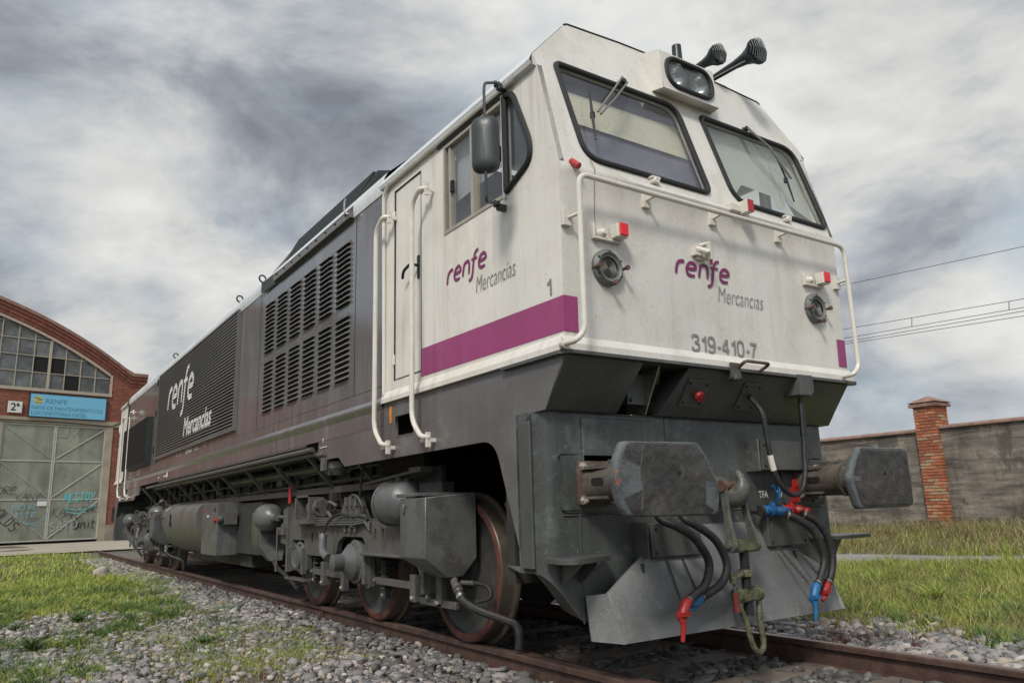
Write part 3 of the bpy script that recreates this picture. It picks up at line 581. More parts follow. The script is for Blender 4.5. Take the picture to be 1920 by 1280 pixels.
rock(-1.06, 3.95, .055, 'buff angular stone beside the tan elongated stone at the rail', 'tanrock', .3)
rock(-1.85, 14.6, .16, 'pale upright stone in the grass near the far end of the locomotive', 'paleock', .4, (1, .7, .9))
rock(-1.3, 7.3, .07, 'small yellowish rock in the grass beside the rail', 'tanrock', 1.1)

# far-off wood west of the track: in the photo it shows as the dark tree line mirrored in the body paint
M['wood'] = mat('distant_leaves', (.05, .08, .02), .7, var=.3, rnd=[(0, (.02, .035, .01)), (.5, (.045, .075, .018)), (1, (.09, .12, .035))], fine=0)
V = []; n_ = 0
for k in range(26):
    cx_, cy_, hh = -34+rng.uniform(-6, 5), -22+k*3.4+rng.uniform(-1, 1), rng.uniform(4.5, 9.5)
    m_ = 420; a = rng.uniform(0, 6.283, m_); t = rng.random(m_)**.6; ph = np.arccos(rng.uniform(-1, 1, m_)); r0 = hh*.33*(.7+.3*np.sin(a*3+k))
    P_ = np.stack([cx_+r0*t*np.sin(ph)*np.cos(a), cy_+r0*t*np.sin(ph)*np.sin(a)*1.2, hh*.55+hh*.47*t*np.cos(ph)], 1)
    for q in range(4):
        V.append(P_+rng.normal(0, .28, (m_, 3)))
VV = np.stack([np.concatenate(V[q::4]) for q in range(4)], 1); nq = len(VV)
o = np_mesh('far_wood', VV.reshape(-1, 3), np.arange(nq*4).reshape(-1, 4), 'wood', 'stuff')
# ------------------------------------------------------------ boundary and pillar
M['oldwall'] = mat('weathered_concrete_wall', (.20, .17, .138), .9, var=.38, scale=1.6, streak=((.045, .042, .038), .9, 2.6), dirt=((.27, .235, .195), .55, 1.3), spots=((.07, .065, .06), .8, 2.2), bump=1.0, bscale=5, fine=.2)
def old_wall(m):
    nt = m.node_tree; b = nt.nodes['Principled BSDF']; src = b.inputs['Base Color'].links[0].from_socket
    t = N(nt, 'ShaderNodeTexCoord'); mp = N(nt, 'ShaderNodeMapping'); mp.inputs['Scale'].default_value = (.35, .35, 3.2); L(nt, t, 'Object', mp, 0)
    n = N(nt, 'ShaderNodeTexNoise', ins={'Scale': 1.5, 'Detail': 9, 'Roughness': .72}); L(nt, mp, 0, n, 0)
    r = N(nt, 'ShaderNodeValToRGB'); L(nt, n, 0, r, 0); ramp(r, [(.38, .45), (.5, .95), (.62, 1.45)])
    x = N(nt, 'ShaderNodeMix', data_type='RGBA', blend_type='MULTIPLY'); x.inputs[0].default_value = 1; nt.links.new(src, x.inputs[6]); L(nt, r, 0, x, 7)
    mp2 = N(nt, 'ShaderNodeMapping'); mp2.inputs['Scale'].default_value = (1.1, 1.1, .5); L(nt, t, 'Object', mp2, 0)
    n2 = N(nt, 'ShaderNodeTexNoise', ins={'Scale': 1.3, 'Detail': 10, 'Roughness': .7}); L(nt, mp2, 0, n2, 0); r2 = N(nt, 'ShaderNodeValToRGB'); L(nt, n2, 0, r2, 0); ramp(r2, [(.52, 0), (.60, .75)])
    y = N(nt, 'ShaderNodeMix', data_type='RGBA'); L(nt, r2, 0, y, 0); L(nt, x, 2, y, 6); y.inputs[7].default_value = (.06, .055, .048, 1); L(nt, y, 2, b, 'Base Color')
old_wall(M['oldwall'])
bw = thing('boundary_wall', (14.5, 12, .1), 'long weathered grey concrete boundary wall with tiled coping beyond the road', 'wall')
b = MB(); ys_ = np.concatenate([np.arange(-8, 5.62, 1.2)])
b.box(14.4, 14.75, 6.40, 60, -.5, 2.42); b.box(14.4, 14.75, -30, 6.1, -.5, 2.46); b.build('wall_panel', 'oldwall', bw)
b = MB(); rr_ = 0
for y0, y1, zt in ((-30, 6.0, 2.46), (6.5, 60, 2.42)):
    y = y0
    while y < y1:
        e = min(y+.42, y1); t_ = random.uniform(-.006, .006); b.prism([(14.33+t_, zt), (14.33+t_, zt+.035), (14.57, zt+.10), (14.82, zt+.035), (14.82, zt)], 'y', y, e-.012); y += .42
b.build('coping', 'coping', bw)
b = MB(); y = -20
while y < 40:
    wd_ = random.uniform(.25, .6); b.box(14.28+random.uniform(-.05, .03), 14.5, y, y+wd_-.03, -.4, float(gz(14.4, y))+random.uniform(.06, .26)); y += wd_
b.build('stone_footing', 'footing', bw, bevel=.03, seg=1)
bp_ = thing('brick_pillar', (14.570, 6.250, .1), 'tall orange brick pillar with pyramid cap dividing the boundary wall', 'pillar')
b = MB(); b.box(14.295, 14.850, 6.010, 6.490, -.3, 3.0); b.build('mortar_core', 'mortar', bp_)
b = MB(); z = -.3; row = 0
while z < 2.99:
    for (ax, c0, c1, f0) in (('y', 14.670, 6.500, 0), ('x', 0, 0, 0)):
        pass
    # camera side (-x) and both ends, each brick a little block of the course
    off = .125 if row % 2 else 0
    for side in (0, 1):
        y = 6.000-off*.9
        while y < 6.500:
            a, e = max(y, 6.000), min(y+.245, 6.500)
            if e-a > .03:
                b.mi = random.choice((0, 0, 1, 1, 2, 3)); j = random.uniform(-.006, .006)
                if side == 0: b.box(14.275+j, 14.370, a+.006, e-.006, z+.006, z+.062)
                else: b.box(14.770, 14.860+j, a+.006, e-.006, z+.006, z+.062)
            y += .25
        x = 14.285-off*.9
        while x < 14.850:
            a, e = max(x, 14.285), min(x+.245, 14.850)
            if e-a > .03:
                b.mi = random.choice((0, 0, 1, 1, 2, 3)); j = random.uniform(-.006, .006)
                if side == 0: b.box(a+.006, e-.006, 5.992+j, 6.040, z+.006, z+.062)
                else: b.box(a+.006, e-.006, 6.460, 6.508+j, z+.006, z+.062)
            x += .25
    z += .074; row += 1
b.build('brick_shaft', M['pillarbrick'], bp_)
b = MB(); b.box(14.210, 14.930, 5.930, 6.570, 3.0, 3.07); b.box(14.240, 14.900, 5.960, 6.540, 3.07, 3.10)
b.hexa([(14.190, 5.910, 3.10), (14.950, 5.910, 3.10), (14.950, 6.590, 3.10), (14.190, 6.590, 3.10)], [(14.555, 6.235, 3.27), (14.585, 6.235, 3.27), (14.585, 6.265, 3.27), (14.555, 6.265, 3.27)]); b.build('pyramid_cap', 'coping', bp_)

# ------------------------------------------------------------ depot
dp = thing('depot_building', tuple(fac(-9.65, -.15)), 'red brick locomotive depot with curved gable, arched window and metal doors behind the locomotive', 'building')
UC, ZC, RA = -9.65, -8.18, 18.42
def arc_z(u, r=RA): return ZC+math.sqrt(max(r*r-(u-UC)**2, 0))
FW = frame(D0, DU, (0, 0, 1)) @ Matrix.Diagonal((1.155, 1.18, 1, 1))
us = np.linspace(-20.1, .8, 60); outer = [(-20.9, -.15), (-20.9, 6.9), (-20.1, 6.9)]+[(u, arc_z(u)) for u in us]+[(1.55, 6.9), (1.55, -.15)]
hole_door = [(-3.98, -.14), (-3.98, 4.62), (.28, 4.62), (.28, -.14)]
def winhole(ua, ub, z0, r): return [(ub, z0), (ua, z0)]+[(u, arc_z(u, r)) for u in np.linspace(ua, ub, 30)]
win = winhole(-19.3, .02, 6.07, 17.85)
outer = [(1.55, 6.9), (1.55, .47)]+[(.62, .47), (.62, -.28), (.28, -.28), (.28, 4.62), (-3.98, 4.62), (-3.98, -.28), (-20.9, -.28), (-20.9, 6.9), (-20.1, 6.9)]+[(u, arc_z(u)) for u in us[1:-1]]+[(.8, 6.9)]
plate('wall', outer, [win], FW @ Matrix.Translation((0, 0, -.2)), .4, 'brick', dp)
b = MB()
for (u0, u1, d0, z0, z1) in ((.30, 1.62, .06, -.28, .47),): b.hexa([fac(u0, z0, d0), fac(u1, z0, d0), fac(u1, z0, -.4), fac(u0, z0, -.4)], [fac(u0, z1, d0), fac(u1, z1, d0), fac(u1, z1, -.4), fac(u0, z1, -.4)])
b.build('stone_plinth', 'stonebase', dp)
# side walls, barrel roof
b = MB()
for u in (1.55, -20.9):
    s_ = -.4 if u > 0 else .4
    b.hexa([fac(u, -.28, -.4), fac(u+s_, -.28, -.4), fac(u+s_, -.28, -45), fac(u, -.28, -45)], [fac(u, 6.5, -.4), fac(u+s_, 6.5, -.4), fac(u+s_, 6.5, -45), fac(u, 6.5, -45)])
b.build('side_wall', 'brick', dp)
b = MB(); b.loft([[fac(u, arc_z(u)-.35, d) for u in np.linspace(-20.5, 1.2, 40)] for d in (-.41, -45)], closed=False); M['roof'] = mat('grey_roof_sheet', (.16, .15, .14), .7); b.build('roof', 'roof', dp)
# parapet: three corbelled courses that follow the curve and step out flat at the shoulder
def parapet(dlo, dhi, d, name, m):
    b = MB(); us2 = list(np.linspace(-20.1, .62, 60))
    top = [(u, arc_z(u)+dhi) for u in us2]+[(.98, 6.93+dhi), (1.62, 6.93+dhi)]; bot = [(u, arc_z(u)+dlo) for u in us2]+[(.86, 6.93+dlo), (1.62, 6.93+dlo)]
    b.loft([[fac(t[0], t[1], -.40), fac(t[0], t[1], d), fac(q[0], q[1], d), fac(q[0], q[1], -.40)] for t, q in zip(top, bot)], caps=True); b.build(name, m, dp)
parapet(.02, .16, .17, 'parapet_coping', 'coping'); parapet(-.13, .02, .12, 'parapet_course', 'brickcap'); parapet(-.30, -.13, .07, 'parapet_course', 'brickcap'); parapet(-.44, -.30, .03, 'parapet_course', 'brickcap')
# arched window: stone surround, bars and panes
b = MB(); fr_ = .10
b.loft([[fac(u, arc_z(u, 17.85), .03), fac(u, arc_z(u, 17.95), .03), fac(u, arc_z(u, 17.95), -.2), fac(u, arc_z(u, 17.85), -.2)] for u in np.linspace(-19.3, .02, 40)], caps=True)
def fbox(b, u0, u1, z0, z1, d0, d1): b.hexa([fac(u0, z0, d0), fac(u1, z0, d0), fac(u1, z0, d1), fac(u0, z0, d1)], [fac(u0, z1, d0), fac(u1, z1, d0), fac(u1, z1, d1), fac(u0, z1, d1)])
fbox(b, -19.4, .12, 5.94, 6.07, .06, -.2); fbox(b, .02, .12, 6.07, 6.90, .03, -.2)
wf = b.build('window', 'mullion', dp)
b = MB(); pane_u = [.02-.62*i for i in range(31)]
for i, u in enumerate(pane_u[1:], 1):
    wd_ = .10 if i % 4 == 0 else .03; zt = arc_z(u, 17.85)
    if zt > 6.1: fbox(b, u-wd_/2, u+wd_/2, 6.07, zt, -.06 if i % 4 else -.03, -.12)
for z in (6.74, 7.42, 8.10, 8.78, 9.2):
    du = math.sqrt(17.85**2-(z-ZC)**2); fbox(b, max(UC-du, -19.3), min(UC+du, .02), z-.015, z+.015, -.065, -.11)
b.build('glazing_bars', 'mullion', wf)
plate('panes', winhole(-19.29, .01, 6.08, 17.84), [], FW @ Matrix.Translation((0, 0, -.115)), .01, 'pane', wf)
for u0, z0 in ((-3.08, 6.76), (-2.45, 6.76), (-1.83, 6.09), (-6.2, 6.76)): b = MB(); fbox(b, u0-.0, u0+.58, z0, z0+.64, -.098, -.105); b.build('broken_pane', 'void', wf)
# door frame and leaves
b = MB(); fbox(b, -4.35, .62, 4.62, 4.86, .05, -.2); b.build('door_lintel', 'conc', dp)
for u0, u1 in ((.02, .30), (-4.25, -3.96)): b = MB(); fbox(b, u0, u1, -.28, 4.62, .04, -.2); b.build('door_post', 'conc', dp)
for k, (u0, u1) in enumerate(((-1.97, .015), (-3.955, -1.985))):
    b = MB(); fbox(b, u0, u1, -.10, 4.60, -.03, -.07); dr = b.build('door', 'galv', dp)
    b = MB(); d0, d1 = 0, -.03
    for (a, c, z0, z1) in ((u0, u0+.05, -.1, 4.6), (u1-.05, u1, -.1, 4.6), (u0+.05, u1-.05, 4.54, 4.6), (u0+.05, u1-.05, -.1, -.04), (u0+.05, u1-.05, 3.08, 3.13), (u0+.05, u1-.05, 1.53, 1.58)): fbox(b, a, c, z0, z1, d0, d1)
    b.build('door_frame', 'doorframe', dr)
    b = MB()
    for z0, z1 in ((3.13, 4.54), (1.58, 3.08), (-.04, 1.53)):
        a, c = ((u0+.06, u1-.06) if k == 0 else (u1-.06, u0+.06)); zz0, zz1 = z0+.05, z1-.05
        P_ = [fac(a, zz0, -.005), fac(c, zz1, -.005)]; b.tube(P_, .018, 4)
    b.build('diagonal_brace', 'doorframe', dr)
    if k == 0:
        b = MB(); b.tube([fac(-1.5, 4.5, -.01), fac(-1.5, 4.12, -.01), fac(-1.95, 4.12, -.01)], .012, 4); b.tube([fac(-1.05+.0, 4.5, -.01), fac(-1.5, 3.9, -.01)], .004, 4); b.build('wicket_outline', 'doorframe', dr)
def graffiti(lines, m, name, parent, wd=.035, d=.008):
    b = MB(); nrm = DN
    for i, l in enumerate(lines): b.strip([fac(u, z, d+.0012*i) for u, z in [(p.x, p.y) for p in catmull([(a, c, 0) for a, c in l], 5)]], wd, nrm)
    return b.build(name, m, parent)
FT = lambda u, z, d, rot=0: FW @ Matrix.Translation((u, z, d)) @ Matrix.Rotation(rot, 4, 'Z')
drs = [o for o in dp.children if o.name.startswith('door') and len(o.name) <= 8]
DL, DR = drs[1], drs[0]
# text stands only on faces turned to the track: mirror-free frame of the facade
def ft(s, size, u, z, d, m, nm, parent, rot=0, shear=0, sx=1, bold=0, sp=1): return text(nm, s, size, FT(u, z, d, rot), m, parent, shear, sx, bold, sp=sp)
GL = {'M': [[(0, 0), (.05, 1), (.45, .35), (.85, 1), (.9, 0)]], 'E': [[(.75, .95), (.1, .9), (.05, .1), (.8, .05)], [(.1, .5), (.6, .55)]], 'R': [[(.1, 0), (.05, 1), (.7, .9), (.65, .55), (.1, .5), (.8, 0)]], 'O': [[(.4, 1), (.05, .6), (.2, .05), (.7, .1), (.8, .7), (.4, 1)]], 'S': [[(.8, .9), (.3, 1), (.1, .7), (.7, .4), (.6, .05), (.05, .1)]], 'T': [[(0, .95), (.9, 1)], [(.45, .97), (.4, 0)]], 'K': [[(.1, 0), (.1, 1)], [(.8, 1), (.12, .45), (.9, -.05)]], 'A': [[(0, 0), (.4, 1), (.8, 0)], [(.15, .35), (.7, .4)]], 'N': [[(0, 0), (.1, 1), (.7, .05), (.8, 1)]], 'Y': [[(0, 1), (.4, .5), (.85, 1)], [(.42, .5), (.2, -.3)]], 'u': [[(.05, .7), (.1, .1), (.5, 0), (.7, .7)], [(.7, .7), (.75, 0)]], 'n': [[(.05, 0), (.1, .7)], [(.08, .5), (.4, .75), (.65, .5), (.7, 0)]], 'i': [[(.3, .7), (.3, 0)], [(.3, .95), (.34, 1)]], 't': [[(.4, 1.05), (.35, .1), (.7, 0)], [(.05, .7), (.75, .75)]], 'L': [[(.1, 1), (.1, .05), (.8, 0)]], 'D': [[(.1, 0), (.05, 1), (.7, .8), (.7, .2), (.1, 0)]], 'J': [[(.2, 1), (.8, 1)], [(.5, 1), (.5, .1), (.05, .1)]], '.': [[(.2, 0), (.25, .06)]]}
def tagger(s, u, z, hgt, m, parent, wd=.03, rot=0, sx=.75, n0=0):
    ls = []; cu_ = 0; rr = random.Random(s+m)
    for ch in s:
        for st in GL[ch]:
            q = []
            for x, y in st: x = (x+cu_+rr.uniform(-.07, .07))*hgt*sx; y = (y+rr.uniform(-.07, .07))*hgt; q.append((u+x*math.cos(rot)-y*math.sin(rot)+.15*y, z+x*math.sin(rot)+y*math.cos(rot)))
            ls.append(q)
        cu_ += 1.02 if ch not in 'i.' else .5
    graffiti(ls, m, 'graffiti', parent, wd, .012)
tagger('MESTOY.', -1.42, 1.44, .34, 'graffcyan', DR, .045, .08, .58)
graffiti([[(-1.4, 1.2), (-.9, 1.12), (-.5, 1.16), (-.15, 1.3)], [(-1.3, 1.06), (-.9, .98), (-.55, 1.04)]], 'graffcyan', 'graffiti', DR, .035, .028)
tagger('KANY', -1.85, .86, .40, 'graffblk', DR, .022, -.04, .7)
graffiti([[(-1.5, .72), (-1.2, .95), (-.95, .62), (-.75, .84), (-.6, .7)]], 'graffblk', 'graffiti', DR, .02, .03)
tagger('JUNKS'.replace('U', 'u').replace('u', 'A'), -.75, .98, .26, 'graffblk', DR, .018, .05, .62)
tagger('unit', -.95, .34, .34, 'graffblk', DR, .045, .03, .72)
tagger('SATO', -1.9, .28, .32, 'graffgrey', DR, .035, .12, .85)
tagger('ORE', -3.9, 1.75, .30, 'graffblk', DL, .026, .02, .8)
tagger('KANY', -3.2, 1.53, .26, 'graffblk', DL, .02, .03, .85)
tagger('NOiR', -3.3, 1.12, .24, 'graffblue', DL, .03, .06, 1.0)
tagger('ASTiE', -3.2, .83, .2, 'graffblue', DL, .028, .06, .9)
graffiti([[(-3.0, .72), (-2.5, .62), (-2.1, .8), (-2.05, 1.1)], [(-2.9, .64), (-2.4, .55), (-2.15, .6)]], 'graffblue', 'graffiti', DL, .022, .028)
tagger('OLDS', -3.95, .98, .36, 'graffblk', DL, .045, -.75, .7)
b = MB(); fbox(b, -2.42, -2.06, 1.30, 1.49, .012, .004); b.build('paper_notice', 'signwhite', DL)
# signs, lamp, cable
sg = thing('depot_sign', tuple(fac(-1.6, 4.88, .1)), 'long light blue enamel sign board above the depot doors', 'sign')
FS = [(-3.09, 5.83), (-.11, 5.83), (-.11, 4.88), (-3.09, 4.88)]
b = MB(); fbox(b, -3.09, -.11, 4.90, 5.83, .12, .06); b.build('board', 'signblue', sg)
b = MB()
for a in ((-3.12, -.08, 5.83, 5.86), (-3.12, -.08, 4.87, 4.90), (-3.12, -3.09, 4.90, 5.83), (-.11, -.08, 4.90, 5.83)): fbox(b, *a, .13, .05)
b.build('sign_frame', 'blackmetal', sg)
def sgt(s, size, u, z): text('lettering', s, size, FT(u, z, .1235), 'signtext', sg, sx=.93 if len(s) > 8 else 1.1)
sgt('RENFE', .27, -2.52, 5.46); sgt('NAVE DE MANTENIMIENTO DE', .215, -3.02, 5.22-.03); sgt('LOCOMOTORAS DIESEL', .215, -3.02, 4.965)
b = MB(); b.lathe(fac(-2.78, 5.57, .1225), DN, [(0, .20), (.002, .20)], 28); b.build('emblem_disc', 'yellow', sg)
b = MB()
for i, (p0, p1) in enumerate((((-2.95, 5.66), (-2.70, 5.66)), ((-2.86, 5.57), (-2.62, 5.57)), ((-2.90, 5.47), (-2.66, 5.47)))):
    b.strip([fac(p0[0], p0[1]+(0, .03, 0)[i], .126), fac((p0[0]+p1[0])/2, p0[1], .126), fac(p1[0], p1[1]-(.04, -.03, 0)[i], .126)], .05, DN)
b.build('emblem_arrows', 'signtext', sg)
ns = thing('number_sign', tuple(fac(-3.6, 5.0, .1)), 'small square white plate with a black number left of the blue depot sign', 'sign')
b = MB(); fbox(b, -3.86, -3.35, 5.0, 5.46, .09, .05); b.build('plate', 'signwhite', ns); text('numeral', '2ª', .42, FT(-3.77, 5.09, .0935), 'blackpaint', ns, bold=.008)
wl = thing('wall_lamp', tuple(fac(.55, 4.9, .1)), 'small white wall lamp on a dark bracket at the corner pilaster of the depot', 'lamp')
b = MB(); b.tube([fac(.55, 5.05, .0), fac(.55, 5.05, .28), fac(.55, 4.75, .30)], .02, 6); b.tube([fac(.55, 3.8, .0), fac(.55, 3.8, .12), fac(.55, 4.2, .28)], .02, 6); b.build('bracket', 'blackmetal', wl)
b = MB(); b.lathe(fac(.55, 4.72, .30), (0, 0, -1), [(0, .05), (.04, .09), (.3, .10), (.42, .08), (.5, .02)], 14); b.build('lamp_globe', 'signwhite', wl, smooth=True)
cb_ = MB(); cb_.tube(catmull([fac(-4.2, 4.70, .08), fac(-1.8, 4.71, .08), fac(.0, 4.66, .08), fac(.3, 4.70, .07), fac(.7, 4.86, .07), fac(1.5, 5.0, .07)], 4), .022, 5)
o = cb_.build('power_cable', 'blackmetal', None, origin=tuple(fac(0, 4.6, .08))); tag(o, 'black cable run along the lintel of the depot doors', 'cable')

# ------------------------------------------------------------ overhead wires, far beyond the wall, right of the locomotive
WL = ['single overhead wire, highest of the five right of the locomotive', 'overhead wire second from the top, above the droppers', 'overhead wire in the middle of the lower bundle', 'overhead wire just above the lowest one', 'lowest overhead wire of the five right of the locomotive']
WP = [((42.0, 24.715, 14.796), (42.0, 13.968, 14.163)), ((42.0, 25.11, 11.853), (42.0, 14.417, 11.296)), ((42.0, 25.19, 11.254), (42.0, 14.49, 10.831)), ((42.0, 25.223, 11.008), (42.0, 14.521, 10.628)), ((42.0, 25.241, 10.868), (42.0, 14.562, 10.367))]
ends = []
for lb, (a, c) in zip(WL, WP):
    A, B = Vector(a), Vector(c); d = (A-B); P_ = [B-d*1.2, B, A, A+d*3]; ends.append((A, B))
    b = MB(); b.tube(P_, .018, 5); o = b.build('overhead_wire', 'wire', None, origin=tuple(A)); tag(o, lb, 'wire', 'overhead wires right of the locomotive')
dr_ = MB()
for i, t in enumerate((.42, .93)):
    p, q = ends[1][0].lerp(ends[1][1], t), ends[2][0].lerp(ends[2][1], t)
    b = MB(); b.tube([p, q], .02, 5); o = b.build('wire_dropper', 'wire', None, origin=tuple(q)); tag(o, ('dropper rod linking the overhead wires nearer the locomotive', 'dropper rod linking the overhead wires near the right edge')[i], 'dropper', 'droppers between the overhead wires')

# ============================================================ LOCOMOTIVE
LO = thing('diesel_locomotive', (0, 0, 0), 'white and dark grey freight diesel locomotive with purple stripes standing on the track', 'locomotive')
W = 1.32; K = .25; Y0 = -.025; LEN = 18.20
def ys_(z): return Y0+K*(z-2.87)           # sloping windscreen face
def front_y(z): return ys_(z) if z > 2.87 else (z-1.77)/1.1*Y0
# --- cab side panels (both sides)
cab_out = [(0, 1.80), (Y0, 2.87), (ys_(3.60), 3.60), (2.36, 3.60), (2.36, 1.80)]
winh = [(.54, 2.865), (1.34, 2.865), (1.34, 3.55), (.54, 3.55)]
qw = [(p.x, p.y) for p in fillet([(.52, 3.56, 0), (.42, 3.53, 0), (.245, 3.12, 0), (.25, 3.0, 0), (.52, 2.89, 0)], [.03, .05, .08, .08, .02], 4, True)]
doorh = [(1.70, 1.93), (2.18, 1.93), (2.18, 3.52), (1.70, 3.52)]
for s in (-1, 1):
    plate('cab_side', cab_out, [winh, qw, doorh], sideframe(s*(W-.02)), .04, 'white', LO)
    b = MB(); b.box(min(s*1.302, s*1.33)+.0, max(s*1.302, s*1.33), .0, .001, 1.9, 1.901) if False else None
    # door leaf set in a little, with rubber seam, bottom ledge
    b = MB(); b.box(min(s*1.27, s*1.312), max(s*1.27, s*1.312), 1.712, 2.168, 1.942, 3.508); dr = b.build('cab_door', 'white', LO, bevel=.004, seg=1)
    b = MB(); X_ = s*1.3175
    P_ = [(X_, 1.706, 1.936), (X_, 2.174, 1.936), (X_, 2.174, 3.514), (X_, 1.706, 3.514)]; b.tube(P_, .006, 4, closed=True); b.build('door_seal', 'black', dr)
    b = MB(); b.box(min(s*1.312, s*1.322), max(s*1.312, s*1.322), 1.745, 1.775, 2.66, 2.84); b.tube(fillet([(s*1.32, 1.76, 2.76), (s*1.375, 1.78, 2.77), (s*1.375, 1.90, 2.745), (s*1.36, 1.945, 2.70)], .04, 4), .012, 8); b.build('door_handle', 'blackmetal', dr, smooth=True)
    for z in (2.1, 3.3):
        b = MB(); b.tube([(s*1.322, 2.178, z-.04), (s*1.322, 2.178, z+.04)], .012, 8); b.build('hinge', 'white', dr)
    # sliding window
    b = MB()
    for (y0, y1, z0, z1, x) in ((.54, 1.34, 2.865, 2.89, 1.326), (.54, 1.34, 3.53, 3.55, 1.326), (.54, .565, 2.89, 3.53, 1.326), (1.315, 1.34, 2.89, 3.53, 1.326), (.925, .965, 2.89, 3.53, 1.322), (1.255, 1.285, 2.89, 3.53, 1.312)): b.box(min(s*1.27, s*x), max(s*1.27, s*x), y0, y1, z0, z1)
    wn = b.build('side_window', 'alum', LO)
    b = MB(); b.poly([(s*1.288, .565, 2.89), (s*1.288, .925, 2.89), (s*1.288, .925, 3.53), (s*1.288, .565, 3.53)]); b.build('window_pane', 'sideglass', wn)
    b = MB(); b.poly([(s*1.300, .965, 2.89), (s*1.300, 1.255, 2.89), (s*1.300, 1.255, 3.53), (s*1.300, .965, 3.53)]); b.build('window_pane', 'sideglass', wn)
    b = MB(); b.box(min(s*1.30, s*1.325), max(s*1.30, s*1.325), 1.215, 1.248, 3.16, 3.25); b.box(min(s*1.30, s*1.325), max(s*1.30, s*1.325), .60, .63, 3.14, 3.25); b.build('window_latch', 'black', wn, bevel=.004)
    b = MB(); b.box(min(s*1.32, s*1.335), max(s*1.32, s*1.335), .50, 1.42, 3.565, 3.60); b.build('window_hood', 'blackmetal', wn)
    # quarter window
    X_ = s*1.325; b = MB(); b.tube([(X_, p[0], p[1]) for p in qw], .021, 8, closed=True); qo = b.build('quarter_window', 'black', LO, smooth=True)
    plate('window_pane', qw, [], sideframe(s*1.300), 0, 'sideglass', qo)
    b = MB(); b.box(min(s*1.318, s*1.336), max(s*1.318, s*1.336), .525, .545, 2.85, 3.57); b.build('window_post', 'white', qo)
    # purple stripe, lettering
    b = MB(); x = s*1.3215; b.poly([(x, front_y(2.083)-.0035, 2.083), (x, 1.715, 2.10), (x, 1.715, 1.89), (x, front_y(1.878)-.0035, 1.878)]); b.build('purple_stripe', 'purple', LO)
    # cab lip: flares out above the sill
    b = MB(); prof = [(1.3205, 1.862), (1.328, 1.850), (1.350, 1.805), (1.350, 1.772), (1.30, 1.772)]
    b.loft([[(s*px_, y, z) for px_, z in prof] for y in (-.005, 2.37)], closed=False); b.build('cab_lip', 'white', LO, smooth=True, auto=25)
    # gutter over door and window
    b = MB(); b.tube(fillet([(s*1.345, .27, 3.64), (s*1.345, .40, 3.60), (s*1.345, 2.26, 3.60), (s*1.345, 2.34, 3.54), (s*1.33, 2.34, 1.84)], [.0, .05, .05, .05, 0], 4), .016, 6); b.build('rain_gutter', 'white', LO, smooth=True)
    # corner posts of side seen at cab end
# --- renfe lettering drawn as strokes
def renfe(fr, h, m, name, parent, wst=1.33):
    """fr: frame, h: x-height"""
    sk = .16
    def T_(p): x, y = p; return fr @ Vector(((x*wst+sk*y)*h, y*h, 0))
    nrm = fr.to_3x3() @ Vector((0, 0, 1)); b = MB()
    rs = [[(.02, 0), (.03, .45), (.10, .78), (.30, .96), (.58, .98)], [(.86, .50), (1.42, .56), (1.44, .80), (1.22, .99), (.95, .90), (.80, .55), (.86, .18), (1.10, .02), (1.45, .05)],
          [(1.78, .0), (1.79, .45), (1.86, .86), (2.06, .98), (2.30, .96), (2.40, .75), (2.42, .35), (2.43, 0)],
          [(2.48, -.52), (2.66, -.50), (2.80, -.30), (2.84, .1), (2.86, .7), (2.92, 1.18), (3.05, 1.42), (3.28, 1.50)],
          [(3.50, .50), (4.06, .56), (4.08, .80), (3.86, .99), (3.59, .90), (3.44, .55), (3.50, .18), (3.74, .02), (4.09, .05)]]
    for i, st in enumerate(rs):
        P_ = catmull([(p[0], p[1], 0) for p in st], 7); k = len(P_); wds = [h*(.25 if i != 3 else .24)*(1 if .04 < j/k < .9 else (.85 if j/k <= .04 else .8)) for j in range(k)]
        b.strip([T_((p.x, p.y)) for p in P_], wds, nrm)
    P_ = [T_((2.62, .93)), T_((3.22, .93))]; b.strip([p+nrm*.0012 for p in P_], .17*h, nrm)
    return b.build(name, m, parent)
DG = {'3': [[(.02, .80), (.10, .96), (.30, 1.0), (.48, .92), (.50, .74), (.40, .58), (.22, .54)], [(.24, .54), (.44, .50), (.55, .34), (.52, .12), (.30, 0), (.10, .04), (.0, .22)]], '1': [[(.34, 0), (.34, 1.0)], [(.30, .84), (.18, .76), (.06, .74)]], '9': [[(.50, .70), (.46, .92), (.27, 1.0), (.08, .92), (.03, .70), (.08, .50), (.27, .42), (.44, .50), (.51, .68)], [(.515, .80), (.53, .55), (.48, .18), (.30, .0), (.10, .04), (.03, .18)]], '4': [[(.42, 0), (.42, 1.0)], [(.38, .96), (.02, .34)], [(.0, .27), (.58, .27)]], '0': [[(.27, 1.0), (.08, .90), (.02, .5), (.08, .10), (.27, 0), (.46, .10), (.53, .5), (.46, .90), (.275, 1.0)]], '7': [[(.0, .94), (.55, .94)], [(.50, .92), (.30, .55), (.18, .0)]], '-': [[(.05, .38), (.30, .38)]]}
def NUMERALS(s, fr, hh, name, wst=1.0):
    nrm = fr.to_3x3() @ Vector((0, 0, 1)); b = MB(); cu = 0; k = 0
    for ch in s:
        for st_ in DG[ch]:
            P_ = catmull([(p[0]+cu, p[1], 0) for p in st_], 6) if len(st_) > 2 else [Vector((p[0]+cu, p[1], 0)) for p in st_]
            b.strip([fr @ Vector((p.x*hh*wst, p.y*hh, .0004*(k % 3))) for p in P_], hh*.165, nrm); k += 1
        cu += .42 if ch == '-' else (.56 if ch == '1' else .72)
    return b.build(name, 'greytext', LO)
fl = facing_left(-1.3245)
def FLT(x, y, z): return frame((x, y, z), (0, -1, 0), (0, 0, 1))
def FRT(x, y, z): return frame((x, y, z), (1, 0, 0), (0, 0, 1))   # readable from the front (-y)
